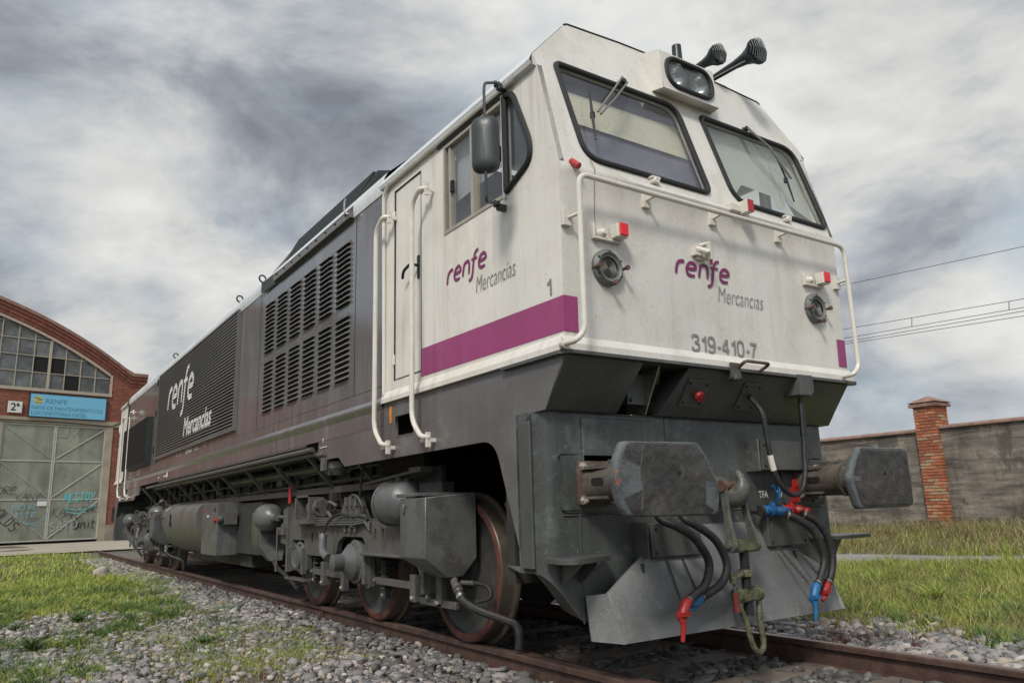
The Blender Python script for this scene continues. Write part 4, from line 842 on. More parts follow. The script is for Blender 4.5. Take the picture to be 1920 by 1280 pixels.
renfe(frame((-1.3245, 1.305, 2.485), (0, -1, 0), (0, 0, 1)), .093, 'purpletext', 'operator_lettering', LO)
text('freight_lettering', 'Mercancías', .165, FLT(-1.3245, .925, 2.325), 'greytext', LO, shear=.22, sx=.64, bold=-.0018)
NUMERALS('1', FLT(-1.3245, .14, 2.108), .098, 'cab_number', 1.15)
for a in ((1.33, 1),): pass
# --- front lower panel, tilted a hair, with the cove under the windscreens
def frontpt(x, z, d=0): return (x, front_y(z)-d, z)
def cove(z):   # how far the panel stands out of its plane
    return .028*math.exp(-((z-2.86)/.05)**2)
b = MB(); xs_ = np.linspace(-W, W, 13); zs = [1.80, 2.0, 2.3, 2.6, 2.72, 2.76, 2.80, 2.83, 2.86, 2.885]
b.loft([[frontpt(x, z, cove(z)*(1-(abs(x)/W)**6)) for x in xs_] for z in zs], closed=False); b.build('cab_front', 'whitef', LO, smooth=True)
# windscreen face
FS_ = frame((0, ys_(2.87), 2.87), (1, 0, 0), (0, K, 1)); cs = math.sqrt(1+K*K)
def sv(z): return (z-2.87)*cs
def slp(x, z, d=0): n_ = Vector((0, -1, K)).normalized(); return Vector((x, ys_(z), z))+n_*d
wl_ = [(-1.165, 3.60), (-1.12, 3.665), (-.14, 3.665), (-.095, 3.62), (-.025, 3.03), (-.06, 2.965), (-1.06, 2.965), (-1.125, 3.02)]
wr_ = [(.150, 3.61), (.20, 3.662), (1.13, 3.662), (1.205, 3.60), (1.265, 3.03), (1.225, 2.955), (.27, 2.965), (.205, 3.02)]
wl_ = [(-1.17, 3.667), (-.10, 3.667), (-.02, 2.962), (-1.10, 2.962)]; wr_ = [(.145, 3.664), (1.205, 3.664), (1.275, 2.952), (.235, 2.962)]
def wrnd(w, rr): return [(p.x, p.y) for p in fillet([(a, sv(c), 0) for a, c in w], rr, 6, True)]
wlr, wrr = wrnd(wl_, [.05, .12, .07, .12]), wrnd(wr_, [.05, .14, .08, .14])
outl = [(-1.3175, sv(2.885)), (1.3175, sv(2.885)), (1.3175, sv(3.60)), (1.333, sv(3.683)), (1.008, sv(4.043)), (.97, sv(4.066)), (.5, sv(4.096)), (0, sv(4.106)), (-.5, sv(4.096)), (-.97, sv(4.066)), (-1.008, sv(4.043)), (-1.333, sv(3.683)), (-1.3175, sv(3.60))]
plate('windscreen_surround', outl, [wlr, wrr], FS_ @ Matrix.Translation((0, 0, -.02)), .04, 'whitef', LO)
for nm, wp, gm in (('windscreen', wlr, 'screen'), ('windscreen', wrr, 'screen2')):
    b = MB(); b.tube([FS_ @ Vector((p[0], p[1], .004)) for p in wp], .019, 8, closed=True); o = b.build(nm, 'black', LO, smooth=True)
    plate('windscreen_glass', wp, [], FS_ @ Matrix.Translation((0, 0, -.014)), 0, gm, o)
# panels behind the windscreens, side blind and cab interior
b = MB(); P_ = [(-1.22, 3.56), (.06, 3.575), (.06, 3.31), (-1.22, 3.315)]; b.poly([slp(x, z, -.09) for x, z in P_]); b.build('sun_blind', 'blind', LO)  # cream panel across the upper left windscreen, behind the glass
b = MB(); b.poly([slp(x, z, -.11) for x, z in ((-1.24, 3.74), (.075, 3.74), (.075, 2.90), (-1.24, 2.90))]); b.build('windscreen_curtain', mat('mauve_curtain', (.20, .195, .21), .8, var=.15, scale=2), LO)
b = MB(); b.poly([slp(x, z, -.08) for x, z in ((.10, 3.72), (1.30, 3.72), (1.30, 3.05), (1.14, 3.12), (.97, 3.19), (.93, 3.10), (.84, 3.10), (.83, 3.20), (.50, 3.22), (.40, 3.12), (.10, 2.95))]); b.build('sun_blind', 'blind2', LO)  # added panel, its pale colour stands in for the light interior's reflection
b = MB(); b.prism([(-1.27, 1.9), (1.27, 1.9), (1.27, 3.58), (.96, 3.98), (-.96, 3.98), (-1.27, 3.58)], 'y', 2.25, 2.30); b.box(-1.27, 1.27, .05, 2.25, 1.88, 1.92); b.box(-1.1, 1.1, .1, .5, 1.92, 2.75); b.build('cab_interior', 'interior', LO)
b = MB(); b.poly([(-1.24, .57, 3.54), (-1.24, 1.30, 3.54), (-1.24, 1.30, 3.12), (-1.24, .57, 3.16)]); b.build('side_blind', 'paleblind', LO)
# --- roof of the cab
def roofsec(y, front=False):
    P_ = [(-1.30, 3.585), (-1.355, 3.60), (-1.365, 3.63), (-1.335, 3.685), (-1.01, 4.045), (-.97, 4.07), (-.5, 4.10), (0, 4.11), (.5, 4.10), (.97, 4.07), (1.01, 4.045), (1.335, 3.685), (1.365, 3.63), (1.355, 3.60), (1.30, 3.585)]
    return [(x, (ys_(z)+.006 if front else y), z) for x, z in P_]
b = MB(); b.loft([roofsec(0, True), roofsec(1.2), roofsec(2.39)], closed=False); b.build('cab_roof', 'roofwhite', LO, smooth=True, auto=28)
b = MB(); b.box(-.8, .8, .6, 1.1, 4.095, 4.118); b.box(-.97, -.72, 1.0, 1.32, 4.06, 4.085); b.box(-.97, -.72, 1.65, 2.1, 4.06, 4.085); b.build('roof_hatch', 'blackmetal', LO, bevel=.01)
b = MB()
b.tube([(x, ys_(z), z+.006) for x, z in ((-1.0, 4.05), (-.97, 4.068), (-.5, 4.098), (0, 4.108), (.5, 4.098), (.97, 4.068), (1.0, 4.05))], .006, 6); b.build('roof_edge_trim', 'blackmetal', LO)
# --- headlight box
hb = [(-.29, 3.725), (.27, 3.725), (.265, 4.035), (-.285, 4.035)]
b = MB(); fr0 = [(x, .085, z) for x, z in hb]; bk = [(-.30, ys_(3.75)+.05, 3.755), (.33, ys_(3.75)+.05, 3.755), (.36, ys_(4.05)+.25, 4.11), (-.38, ys_(4.05)+.25, 4.11)]
def fpt(x, z): return (x, .085+.10*(z-3.725), z)
hole = [(x-.01, z+3.880) for x, z in rrect(-.228, .228, -.118, .118, .117, 9)]
hf = frame((0, .085, 3.725), (1, 0, 0), (0, .10, 1))
hole_l = [(x, (z-3.725)) for x, z in hole]
hbx = plate('headlight_box', [(-.29, 0), (.27, 0), (.265, .31), (-.285, .31)], [hole_l], hf @ Matrix.Translation((0, 0, -.008)), .016, 'whitef', LO)
b = MB(); f4 = [fpt(x, z) for x, z in hb]; va = [b.bm.verts.new((p[0], p[1]+.004, p[2])) for p in f4]; vb = [b.bm.verts.new(p) for p in bk]
for i in range(4): b.face([va[i], va[(i+1) % 4], vb[(i+1) % 4], vb[i]])
b.build('box_shell', 'whitef', hbx)
b = MB(); b.tube([hf @ Vector((p[0], p[1], .006)) for p in hole_l], .016, 8, closed=True); b.build('lamp_gasket', 'black', hbx, smooth=True)
plate('lamp_glass', hole_l, [], hf @ Matrix.Translation((0, 0, -.006)), 0, 'lens', hbx)
for cx_ in (-.125, .105):
    b = MB(); c = hf @ Vector((cx_, .16, -.01)); b.lathe(c, (0, 1, 0), [(0, .108), (.03, .098), (.07, .07), (.10, .03), (.105, .005)], 28, caps=False); b.lathe(c+Vector((0, .06, 0)), (0, 1, 0), [(-.035, .012), (-.02, .022), (.02, .022)], 12); b.build('headlight', 'reflector', hbx, smooth=True)
b = MB(); b.box(-.29, .27, .20, .21, 3.74, 4.03); b.build('lamp_housing', 'interior', hbx)
# --- roof fittings: horns, aerials
def horn(x, y0, y1, z, rb, nm='horn'):
    d = Vector((0, y1-y0, 0)); l = d.length; p0 = Vector((x, y0, z)); b = MB()
    b.lathe(p0, d, [(0, .022), (l*.1, .026), (l*.55, .034), (l*.75, .048), (l*.9, .075), (l*.96, rb), (l, rb+.004), (l, rb-.012), (l*.93, .05)], 24, caps=False); h = b.build(nm, 'blackmetal', LO, smooth=True)
    b = MB(); b.lathe(p0+Vector((0, 0, 0)), (0, 1, 0), [(-.01, .03), (.05, .045), (.10, .045), (.12, .02)], 16); b.box(x-.02, x+.02, y0-.02, y0+.06, 4.09, z); b.build('horn_bracket', 'blackmetal', h, smooth=True, auto=40)
    b = MB()
    for k in range(-6, 7):
        t = k*rb/6.5; q = math.sqrt(max(rb*rb-t*t, 0)); yy_ = y1-.004
        b.tube([(x+t, yy_-.03*(1-(t/rb)**2), z-q), (x+t, yy_-.045*(1-(t/rb)**2)-.01, z), (x+t, yy_-.03*(1-(t/rb)**2), z+q)], .003, 4); b.tube([(x-q, yy_-.008, z+t), (x, yy_-.035*(1-(t/rb)**2)-.012, z+t), (x+q, yy_-.008, z+t)], .003, 4)
    b.build('horn_screen', 'hornmesh', h); return h
horn(.66, .46, .0, 4.27, .098); horn(.455, .50, .20, 4.285, .078)
b = MB(); b.tube([(.62, .46, 4.24), (.625, .02, 4.225)], .006, 6); b.build('horn_stay', 'steel', LO)
b = MB(); b.lathe((.245, .42, 4.08), (0, 0, 1), [(0, .055), (.05, .055), (.09, .042), (.33, .036), (.34, .02)], 16); b.box(.22, .36, .40, .44, 4.10, 4.13); b.build('roof_aerial', 'blackmetal', LO, smooth=True)
b = MB(); b.box(.72, .92, .36, .62, 4.07, 4.17); b.box(.62, .76, .38, .60, 4.08, 4.21); b.build('horn_valve_box', 'blackmetal', LO, bevel=.012)
# --- wipers
def wiper(pts, blade, piv):
    b = MB(); b.lathe(piv, Vector((0, -1, K)), [(-.05, .028), (0, .028), (.012, .02), (.03, .02)], 12); wpr = b.build('wiper', 'blackmetal', LO, smooth=True)
    for P_ in pts: b = MB(); b.tube(P_, .0075, 6); b.build('wiper_arm', 'arm', wpr)
    b = MB(); b.tube(blade, [.006, .010, .006], 6); c = (Vector(blade[0])+Vector(blade[2]))/2; b.box(c.x-.012, c.x+.012, c.y-.012, c.y+.01, c.z-.02, c.z+.02); b.build('wiper_blade', 'blackmetal', wpr)
wiper([[slp(-.60, 3.735, .03), slp(-.77, 3.53, .06), slp(-.945, 3.315, .05)], [slp(-.565, 3.70, .03), slp(-.74, 3.50, .06), slp(-.925, 3.305, .05)]], [slp(-.952, 3.485, .03), slp(-.985, 3.30, .035), slp(-1.01, 3.10, .03)], slp(-.585, 3.715, 0))
wiper([[slp(.665, 3.70, .03), slp(.80, 3.52, .07), slp(.965, 3.30, .05)], [slp(.655, 3.69, .03), slp(.775, 3.54, .07), slp(.955, 3.305, .05)]], [slp(.905, 3.475, .03), slp(.92, 3.30, .035), slp(.918, 3.10, .03)], slp(.66, 3.70, 0))
# --- front fittings
b = MB(); x0, x1, zt, zb, yo = -1.265, 1.285, 2.775, 1.83, -.125
P_ = fillet([(-1.345, -.03, 1.80), (-1.335, -.115, 1.80), (-1.275, yo, 1.86), (-1.265, yo, zt), (1.275, yo, zt), (1.275, yo, 1.86), (1.21, -.115, 1.80), (1.21, -.02, 1.80)], [0, .03, .08, .07, .09, .09, .03, 0], 6)
b.tube(P_, .0165, 10); hr = b.build('front_handrail', 'railwhite', LO, smooth=True)
for x, z in ((-1.265, 2.54), (1.275, 2.52), (-.66, 2.775), (-.06, 2.775), (.62, 2.775)):
    b = MB(); b.tube([(x, yo, z), (x-(.03 if x < -1 else 0), -.012, z-.01)], .011, 8); xx = x-(.03 if x < -1 else 0); b.box(xx-.03, xx+.03, -.045, -.02+.005, z-.055, z+.045); b.build('handrail_bracket', 'railwhite', hr, bevel=.003, seg=1)
for x in (-1.345, 1.21):
    b = MB(); b.lathe((x, -.035, 1.80), (0, 1, 0), [(0, .024), (.03, .024)], 12); b.build('handrail_bracket', 'railwhite', hr)
def front_lamp(x, z=2.285):
    y = front_y(z); b = MB(); b.lathe((x, y, z), (0, -1, 0), [(0, .112), (.02, .112), (.034, .098), (.04, .088), (.028, .075), (.028, .066)], 36, caps=False); o = b.build('marker_lamp', 'lampring', LO, smooth=True, auto=30)
    b = MB(); b.lathe((x, y-.002, z), (0, -1, 0), [(0, .068), (.006, .068)], 30); b.build('lamp_back', 'lensgrey', o)
    b = MB()
    for r_ in (.056, .044, .032, .020, .009): b.lathe((x, y-.010, z), (0, -1, 0), [(0, r_+.005), (.012, r_), (0, max(r_-.005, .001))], 28, caps=False)
    b.build('lens_rings', 'lensgrey', o, smooth=True)
    for a in (-.96, -.03, 3.2):
        px_, pz_ = x+.105*math.cos(a-.02), z+.105*math.sin(a+.06)
        if a == -.96: px_, pz_ = x+.01, z-.10
        b = MB(); b.lathe((px_, y, pz_), (0, -1, 0), [(0, .010), (.06, .010), (.06, .016), (.075, .016)], 8); b.build('wing_nut', 'rustp', o, smooth=True)
    for k in range(6):
        a = k*math.pi/3+.5; b = MB(); b.lathe((x+.095*math.cos(a), y-.03, z+.095*math.sin(a)), (0, -1, 0), [(0, .008), (.010, .006)], 8); b.build('screw_head', 'blackmetal', o)
front_lamp(-.995); front_lamp(.985)
for x in (-.99, .985):   # tail lamp bracket with red lens
    y = front_y(2.47); b = MB(); b.box(x-.115, x+.105, y-.03, y, 2.445, 2.46); b.box(x-.115, x-.098, y-.028, y, 2.46, 2.54); b.build_ = None
    o = b.build('tail_lamp', 'railwhite', LO, bevel=.003, seg=1)
    b = MB(); b.lathe((x-.04, y, 2.49), (0, -1, 0), [(0, .03), (.03, .026), (.045, .012)], 14); b.build('lamp_socket', 'railwhite', o, smooth=True)
    b = MB(); b.box(x+.02, x+.10, y-.085, y-.02, 2.462, 2.545); hs = b.build('lamp_housing', 'railwhite', o, bevel=.004, seg=1)
    b = MB(); b.box(x+.033, x+.098, y-.096, y-.086, 2.472, 2.548); b.build('lamp_lens', 'redglow', o, bevel=.003, seg=1)
def reflector_box(x, z, tilt, big=True):
    y = front_y(z)-cove(z)-.0; b = MB(); s_ = .03; rot = Matrix.Rotation(tilt, 3, 'Y')
    b.box(x-s_, x+s_*.9, y-.085, y+.02, z-.045, z+.045, rot=rot); o = b.build('red_marker', 'railwhite', LO, bevel=.004, seg=1)
    b = MB(); b.box(x-s_*.9, x+s_*.9, y-.094, y-.086, z-.042, z+.042, rot=rot); b.build('red_lens', 'redm', o)
reflector_box(.225, 2.885, 0)
b = MB(); b.tube([(-1.232, -.025, 2.90), (-1.217, -.075, 2.852)], .020, 12); b.build('red_marker', 'redm', LO, smooth=True)
b = MB(); b.box(.10, .20, -.075, -.02, 2.85, 2.905); b.build('marker_bracket', 'railwhite', LO, bevel=.006)
for x in (-.565, .755): 
    b = MB(); b.lathe((x, front_y(2.92), 2.92), (0, -1, 0), [(0, .032), (.03, .03), (.045, .02), (.045, .0)], 12); b.box(x-.035, x+.035, -.05, -.01, 2.935, 2.95); b.build('washer_nozzle', 'railwhite', LO, smooth=True, auto=30)
b = MB(); y = front_y(2.5); b.box(-.235, -.165, y-.02, y, 2.46, 2.56); b.box(-.27, -.22, y-.04, y, 2.48, 2.50); b.tube([(-.20, y-.02, 2.55), (-.18, y-.07, 2.56), (-.16, y-.06, 2.46)], .022, 8); b.tube([(-.24, y-.02, 2.53), (-.20, y-.08, 2.50), (-.16, y-.03, 2.47)], .018, 8); b.build('socket_bracket', 'railwhite', LO, smooth=True, auto=40)
b = MB(); b.lathe((-.155, y-.06, 2.455), (0, 0, -1), [(0, .010), (.03, .010)], 8); b.build('socket_plug', 'red', LO)
# purple ends of the stripe wrapped on to the front
for s in (-1, 1):
    b = MB(); xa, xb = s*1.3205, s*1.222; b.poly([(xa, front_y(1.878)-.0035, 1.878), (xb, front_y(1.878)-.0035, 1.878), (xb, front_y(2.083)-.0035, 2.083), (xa, front_y(2.083)-.0035, 2.083)]); b.build('purple_stripe', 'purple', LO)
# dribble of rust under the left windscreen
M['ruststain'] = mat('rust_run', (.30, .16, .08), .6, var=.3)
b = MB(); b.strip([(-1.075, front_y(2.93)-.003, 2.955), (-1.073, front_y(2.9)-.031, 2.885), (-1.072, -.036, 2.80), (-1.070, front_y(2.5)-.004, 2.6), (-1.068, front_y(2.4)-.004, 2.42)], [.007, .006, .005, .004, .003], (0, -1, 0)); b.build('rust_run', 'ruststain', LO)
FY = lambda z: front_y(z)-.0045
renfe(frame((-.425, FY(2.4), 2.345), (1, 0, 0), (0, -.023, 1)), .089, 'purpletext', 'operator_lettering', LO)
text('freight_lettering', 'Mercancıas', .155, frame((-.055, FY(2.25), 2.205), (1, 0, 0), (0, -.023, 1)), 'greytext', LO, shear=.22, sx=.66, bold=-.0018)
NUMERALS('319-410-7', frame((-.318, FY(1.9), 1.862), (1, 0, 0), (0, -.023, 1)), .098, 'fleet_number', 1.17)
# front lip below the white panel and deck plate
b = MB(); prof = [(.002, 1.862), (-.005, 1.850), (-.032, 1.808), (-.032, 1.772), (.05, 1.772)]
b.loft([[(x, y, z) for y, z in prof] for x in (-1.348, 1.348)], closed=False); b.build('front_lip', 'whitef', LO, smooth=True, auto=25)
deck = [(-1.355, .6), (-1.355, .02), (-1.30, -.04), (1.36, -.04), (1.405, -.01), (1.405, .03), (1.355, .06), (1.355, .6)]
b = MB(); b.prism(deck, 'z', 1.752, 1.771); b.build('deck_plate', 'front', LO)
# sloping aprons below the deck
def apron(x0t, x1t, x0b, x1b, nm='front_apron'):
    b = MB(); b.hexa([(x0b, .20, 1.47), (x1b, .20, 1.47), (x1b, .26, 1.47), (x0b, .26, 1.47)], [(x0t, .0, 1.7515), (x1t, .0, 1.7515), (x1t, .26, 1.7515), (x0t, .26, 1.7515)]); return b.build(nm, 'front', LO, bevel=.004, seg=1)
apron(-1.314, -.73, -1.314, -.785); apron(-.345, 1.318, -.455, 1.318)
b = MB(); b.hexa([(-.562, .20, 1.47), (-.552, .20, 1.47), (-.552, .27, 1.47), (-.562, .27, 1.47)], [(-.562, .05, 1.751), (-.552, .05, 1.751), (-.552, .27, 1.751), (-.562, .27, 1.751)]); b.build('apron_gusset', 'steel', LO)
b = MB(); b.box(-.70, -.52, .195, .215, 1.53, 1.72); gp_ = b.build('cover_plate', 'beam', LO, bevel=.002, seg=1)
for x, z in ((-.675, 1.555), (-.545, 1.555)): b = MB(); b.lathe((x, .195, z), (0, -1, 0), [(0, .012), (.006, .012), (.012, .007)], 10); b.build('bolt', 'blackmetal', gp_)
def on_apron(x, z, d=0): n_ = Vector((0, -.28, -.20)).normalized(); t = (1.7515-z)/.2815; return Vector((x, .20*t, z))+n_*d
def aplate(x0, x1, z0, z1, nm):
    b = MB(); b.hexa([on_apron(x0, z0), on_apron(x1, z0), on_apron(x1, z1), on_apron(x0, z1)], [on_apron(x0, z0, .012), on_apron(x1, z0, .012), on_apron(x1, z1, .012), on_apron(x0, z1, .012)]); o = b.build(nm, 'front', LO, bevel=.002, seg=1)
    for x in (x0+.02, x1-.02):
        for z in (z0+.025, z1-.02): b = MB(); b.lathe(on_apron(x, z, .012), on_apron(0, 0, 1)-on_apron(0, 0, 0), [(0, .010), (.008, .008)], 8); b.build('bolt', 'blackmetal', o)
    return o
pl = aplate(-.32, -.13, 1.535, 1.69, 'stop_button_plate'); n_ = on_apron(0, 0, 1)-on_apron(0, 0, 0)
b = MB(); b.lathe(on_apron(-.215, 1.61, .012), n_, [(0, .02), (.03, .02), (.03, .036), (.05, .032), (.055, .0)], 18); b.build('stop_button', 'red', pl, smooth=True, auto=40)
pl = aplate(.20, .37, 1.535, 1.70, 'cable_socket_plate')
# jumper cable
b = MB(); P_ = catmull([on_apron(.29, 1.625, .01), on_apron(.275, 1.62, .06), (.27, -.02, 1.50), (.283, -.03, 1.38), (.30, -.03, 1.22), (.335, -.03, 1.09), (.41, -.03, 1.00), (.50, -.03, .965), (.60, -.02, .99), (.67, -.01, 1.09), (.70, 0, 1.24), (.715, 0, 1.38), (.72, .0, 1.50), (.725, .0, 1.62)], 7); b.tube(P_, .017, 10); jc = b.build('jumper_cable', 'hose', LO, smooth=True)
b = MB(); b.tube(P_[-16:-3], .021, 10); b.build('cable_sleeve', 'black', jc, smooth=True)
b = MB(); i = 28; b.tube(P_[i:i+6], .0195, 10); b.build('cable_band', 'railwhite', jc, smooth=True)
b = MB(); b.box(.66, .80, -.05, .12, 1.63, 1.775); b.box(.79, .82, -.052, .1, 1.65, 1.776); b.build('jumper_box', 'front', LO, bevel=.006)
b = MB(); b.box(-.03, .065, -.055, -.04, 1.70, 1.80) ; b.lathe((.018, -.03, 1.735), (0, 0, -1), [(0, .03), (.04, .035), (.05, .02)], 12); b.build('lamp_iron', 'front', LO, bevel=.003)
b = MB(); b.tube(fillet([(.05, -.035, 1.765), (.02, -.13, 1.80), (.26, -.13, 1.80), (.27, -.035, 1.765)], .03, 4), .011, 8); b.build('front_grab_handle', 'rustp', LO, smooth=True)
# --- headstock plate with rounded corners and bevelled lower corners
prof = [(-W, .50), (-W, .34)]+[(-1.22-.10*math.cos(a), .34-.10*math.sin(a)) for a in np.linspace(0, math.pi/2, 7)][1:]+[(x, .24) for x in (-1.1, -.95, -.6, 0, .6, .95, 1.1)]+[(1.22+.10*math.sin(a), .34-.10*math.cos(a)) for a in np.linspace(0, math.pi/2, 7)]+[(W, .50)]
def zb_(x, y): return .575 if abs(x) > 1.315 else .575-(1.32-abs(x))/.24*.28 if abs(x) > 1.08 else .295-.02*(1.08-abs(x))
def zb2(x, y):
    a = abs(x); 
    return max(.28, .575-(1.32-a)*1.15) if a > 1.08 else .28
b = MB(); b.loft([[(x, y, 1.4695) for x, y in prof], [(x, y, 1.0) for x, y in prof], [(x, y, zb2(x, y)) for x, y in prof]], closed=False)
b.loft([[(x, y, zb2(x, y)) for x, y in prof], [(x*.97, y+.20, zb2(x, y)+.03) for x, y in prof]], closed=False)
b.build('headstock', 'beam', LO, smooth=True, auto=40)
b = MB(); b.box(-1.27, 1.27, .62, .70, .5, 1.46); b.build('inner_bulkhead', 'deep', LO)
# raised panels (weld plates) on the headstock and side corner
b = MB(); b.box(-1.04, -.45, .228, .24, 1.10, 1.44); b.build('doubler_plate', 'beam', LO, bevel=.005, seg=1)
b = MB(); b.box(-1.215, -1.06, .222, .2395, .905, 1.225); b.build('buffer_pad', 'beam', LO, bevel=.012)
b = MB(); b.box(1.06, 1.215, .222, .2395, .905, 1.225); b.build('buffer_pad', 'beam', LO, bevel=.012)
for P_ in ([(-1.08, .239, .30), (-1.08, .239, .90)], [(-.36, .239, .85), (-.36, .239, 1.46)], [(.36, .239, .85), (.36, .239, 1.12)], [(-1.20, .239, .885), (-.36, .239, .875), (.36, .239, .875), (1.2, .239, .885)], [(1.02, .239, .40), (1.02, .239, .88)], [(-1.2, .243, 1.462), (1.2, .243, 1.462)]):
    b = MB(); q = [Vector(p) for p in P_]; pp = [q[0].lerp(q[-1], t/40)+Vector((0, random.uniform(-.0015, .001), random.uniform(-.0015, .0015))) for t in range(41)]; b.tube(pp, [.0045+random.uniform(0, .002) for _ in pp], 5); b.build('weld_seam', 'beam', LO, smooth=True)
b = MB(); b.box(-1.335, -1.318, .345, .46, .60, 1.42); b.build('corner_stiffener', 'front', LO, bevel=.004, seg=1)
# --- side skirts with wheel arch
def skirt(f, nm):
    fl_ = lambda y: y if f > 0 else LEN-y
    out = [(.0, 1.77), (.20, 1.47), (.34, 1.465), (.34, .575), (.45, .575)]+[(p.x, p.y) for p in fillet([(.45, .575, 0), (.74, 1.345, 0), (3.17, 1.33, 0)], [0, .14, 0], 6)][1:]+[(3.32, 1.42), (3.80, 1.42), (3.84, 1.50), (3.84, 1.77)]
    hol = [(1.84, 1.49), (2.15, 1.485), (2.15, 1.65), (1.84, 1.65)]
    for s in (-1, 1):
        o = plate(nm, [(fl_(a), c) for a, c in out], [[(fl_(a), c) for a, c in hol]], sideframe(s*(W-.012)), .024, 'sill', LO)
        b = MB(); ya, yb_ = sorted((fl_(1.80), fl_(2.2))); b.box(min(s*1.0, s*1.29), max(s*1.0, s*1.29), ya, yb_, 1.40, 1.48); b.build('foot_step', 'deep', o)
        ya, yb_ = sorted((fl_(1.85), fl_(2.14))); b = MB()
        for k in range(14): b.box(min(s*1.30, s*1.325), max(s*1.30, s*1.325), ya+k*.0205, ya+k*.0205+.010, 1.486, 1.498)
        b.build('step_tread', 'steel', o)
skirt(1, 'side_skirt'); skirt(-1, 'side_skirt')
b = MB(); b.tube([(-1.338, 3.79, 1.47), (-1.338, 3.62, 1.475)], .022, 8); b.lathe((-1.20, 3.62, 1.40), (0, 0, -1), [(0, .10), (.06, .10), (.12, .05)], 12); b.box(-1.345, -1.318, 3.60, 3.70, 1.32, 1.44); b.box(-1.25, -1.20, 3.7, 3.76, 1.28, 1.42); b.build('skirt_end_bracket', 'tank', LO, smooth=True, auto=30)
b = MB(); b.prism([(p.x, p.y) for p in fillet([(2.215, 1.60, 0), (2.235, 1.61, 0), (2.245, 1.70, 0), (2.23, 1.75, 0), (2.215, 1.70, 0)], .02, 3, True)], 'x', -1.327, -1.3205); b.build('orange_marker_strip', 'amber', LO)  # orange reflection on the skirt, painted as a thin strip
# --- hood (body behind the cab)
YB0, YB1 = 2.372, 16.90
HX = 1.300
bprof = [(-1.322, 1.60), (-1.322, 1.722), (-1.317, 1.727), (-1.322, 1.732), (-1.343, 1.775), (-1.343, 1.790), (HX*-1, 1.835), (-HX, 1.925), (-HX+.005, 1.93), (-HX, 1.935), (-HX, 3.70)]
for s in (-1, 1):
    b = MB(); b.loft([[(-s*x, y, z) for x, z in bprof] for y in (YB0, 3.83, 6.45, YB1)], closed=False)
    b.build('hood_side', 'body', LO, smooth=True, auto=18)
    rp = [(-1.298, 3.60), (-1.308, 3.603), (-1.316, 3.66), (-1.312, 3.73), (-1.28, 3.79), (-1.0, 4.04), (-.95, 4.06)]
    b = MB(); b.loft([[(-s*x, y, z) for x, z in rp] for y in (YB0+.03, YB1)], closed=False); b.build('hood_roof_edge', 'roofwhite', LO, smooth=True, auto=25)
b = MB(); b.poly([(-.951, YB0+.03, 4.059), (.951, YB0+.03, 4.059), (.951, YB1, 4.059), (-.951, YB1, 4.059)]); b.build('hood_roof', 'roofwhite', LO)
b = MB(); b.box(-1.25, 1.25, 2.5, 16.8, 1.62, 1.70); b.build('underframe', 'deep', LO)
b = MB()
for y in (3.03, 6.03, 6.93, 12.83, 13.4): b.box(-HX-.002, -HX+.002, y-.005, y+.005, 1.935, 3.69)
b.build('panel_seam', 'black', LO)
def louvre_col(y0, wd_, z0, z1, n):
    b = MB(); p = (z1-z0)/n
    for i in range(n):
        z = z0+i*p
        b.hexa([(-HX+.002, y0, z+p*.45), (-HX+.002, y0+wd_, z+p*.45), (-HX-.036, y0+wd_-.012, z+p*.18), (-HX-.036, y0+.012, z+p*.18)], [(-HX+.002, y0, z+p*.88), (-HX+.002, y0+wd_, z+p*.88), (-HX-.034, y0+wd_-.012, z+p*.38), (-HX-.034, y0+.012, z+p*.38)])
    return b
for i in range(6):
    y0 = 3.125+i*.462
    for z0, z1 in ((2.10, 2.715), (2.805, 3.42)):
        back = MB(); back.box(-HX-.003, -HX-.001, y0+.032, y0+.372, z0+.005, z1-.004)
        o = louvre_col(y0+.03, .345, z0, z1, 12).build('louvre_panel', 'slat', LO)
        back.build('louvre_opening', 'black', o)
b = MB(); y0, y1, z0, z1 = 7.0, 12.72, 2.055, 3.61; n = 34; p = (z1-z0)/n
for i in range(n):
    z = z0+i*p; b.hexa([(-HX, y0, z+p*.30), (-HX, y1, z+p*.30), (-HX-.040, y1, z+p*.10), (-HX-.040, y0, z+p*.10)], [(-HX, y0, z+p*.99), (-HX, y1, z+p*.99), (-HX-.038, y1, z+p*.50), (-HX-.038, y0, z+p*.50)])
gr_ = b.build('side_grille', 'slat', LO)
b = MB(); b.box(-HX-.003, -HX-.001, y0, y1, z0, z1); b.build('grille_opening', 'deep', gr_)
b = MB()
for a in ((y0-.03, y1+.03, z0-.035, z0-.004), (y0-.03, y1+.03, z1+.004, z1+.03), (y0-.03, y0-.004, z0-.004, z1+.004), (y1+.004, y1+.03, z0-.004, z1+.004)): b.box(-1.345, -HX+.001, *a)
b.build('grille_frame', 'slat', gr_)
b = MB(); b.box(-1.335, -HX, 12.80, 12.84, 2.05, 3.60)
for z in (2.15, 2.85, 3.45): b.box(-1.36, -HX, 12.76, 12.83, z, z+.13)
b.build('grille_hinge', 'blackmetal', gr_)
renfe(frame((-1.3392, 11.68, 2.83), (0, -1, 0), (0, 0, 1)), .37, 'whitetext', 'large_operator_lettering', LO)
text('large_freight_lettering', 'Mercancías', .43, FLT(-1.3392, 10.18, 2.235), 'whitetext', LO, shear=.2, sx=1.0, bold=.010)
b = MB(); b.box(-1.42, -HX, 13.35, 16.45, 2.0, 2.93)
o = b.build('side_radiator_grille', 'grille', LO, bevel=.006)
b = MB()
for k in range(76): b.box(-1.432, -1.421, 13.38+k*.0405, 13.38+k*.0405+.016, 2.03, 2.90)
b.build('grille_bars', 'blackmetal', o)
X_ = -1.3245
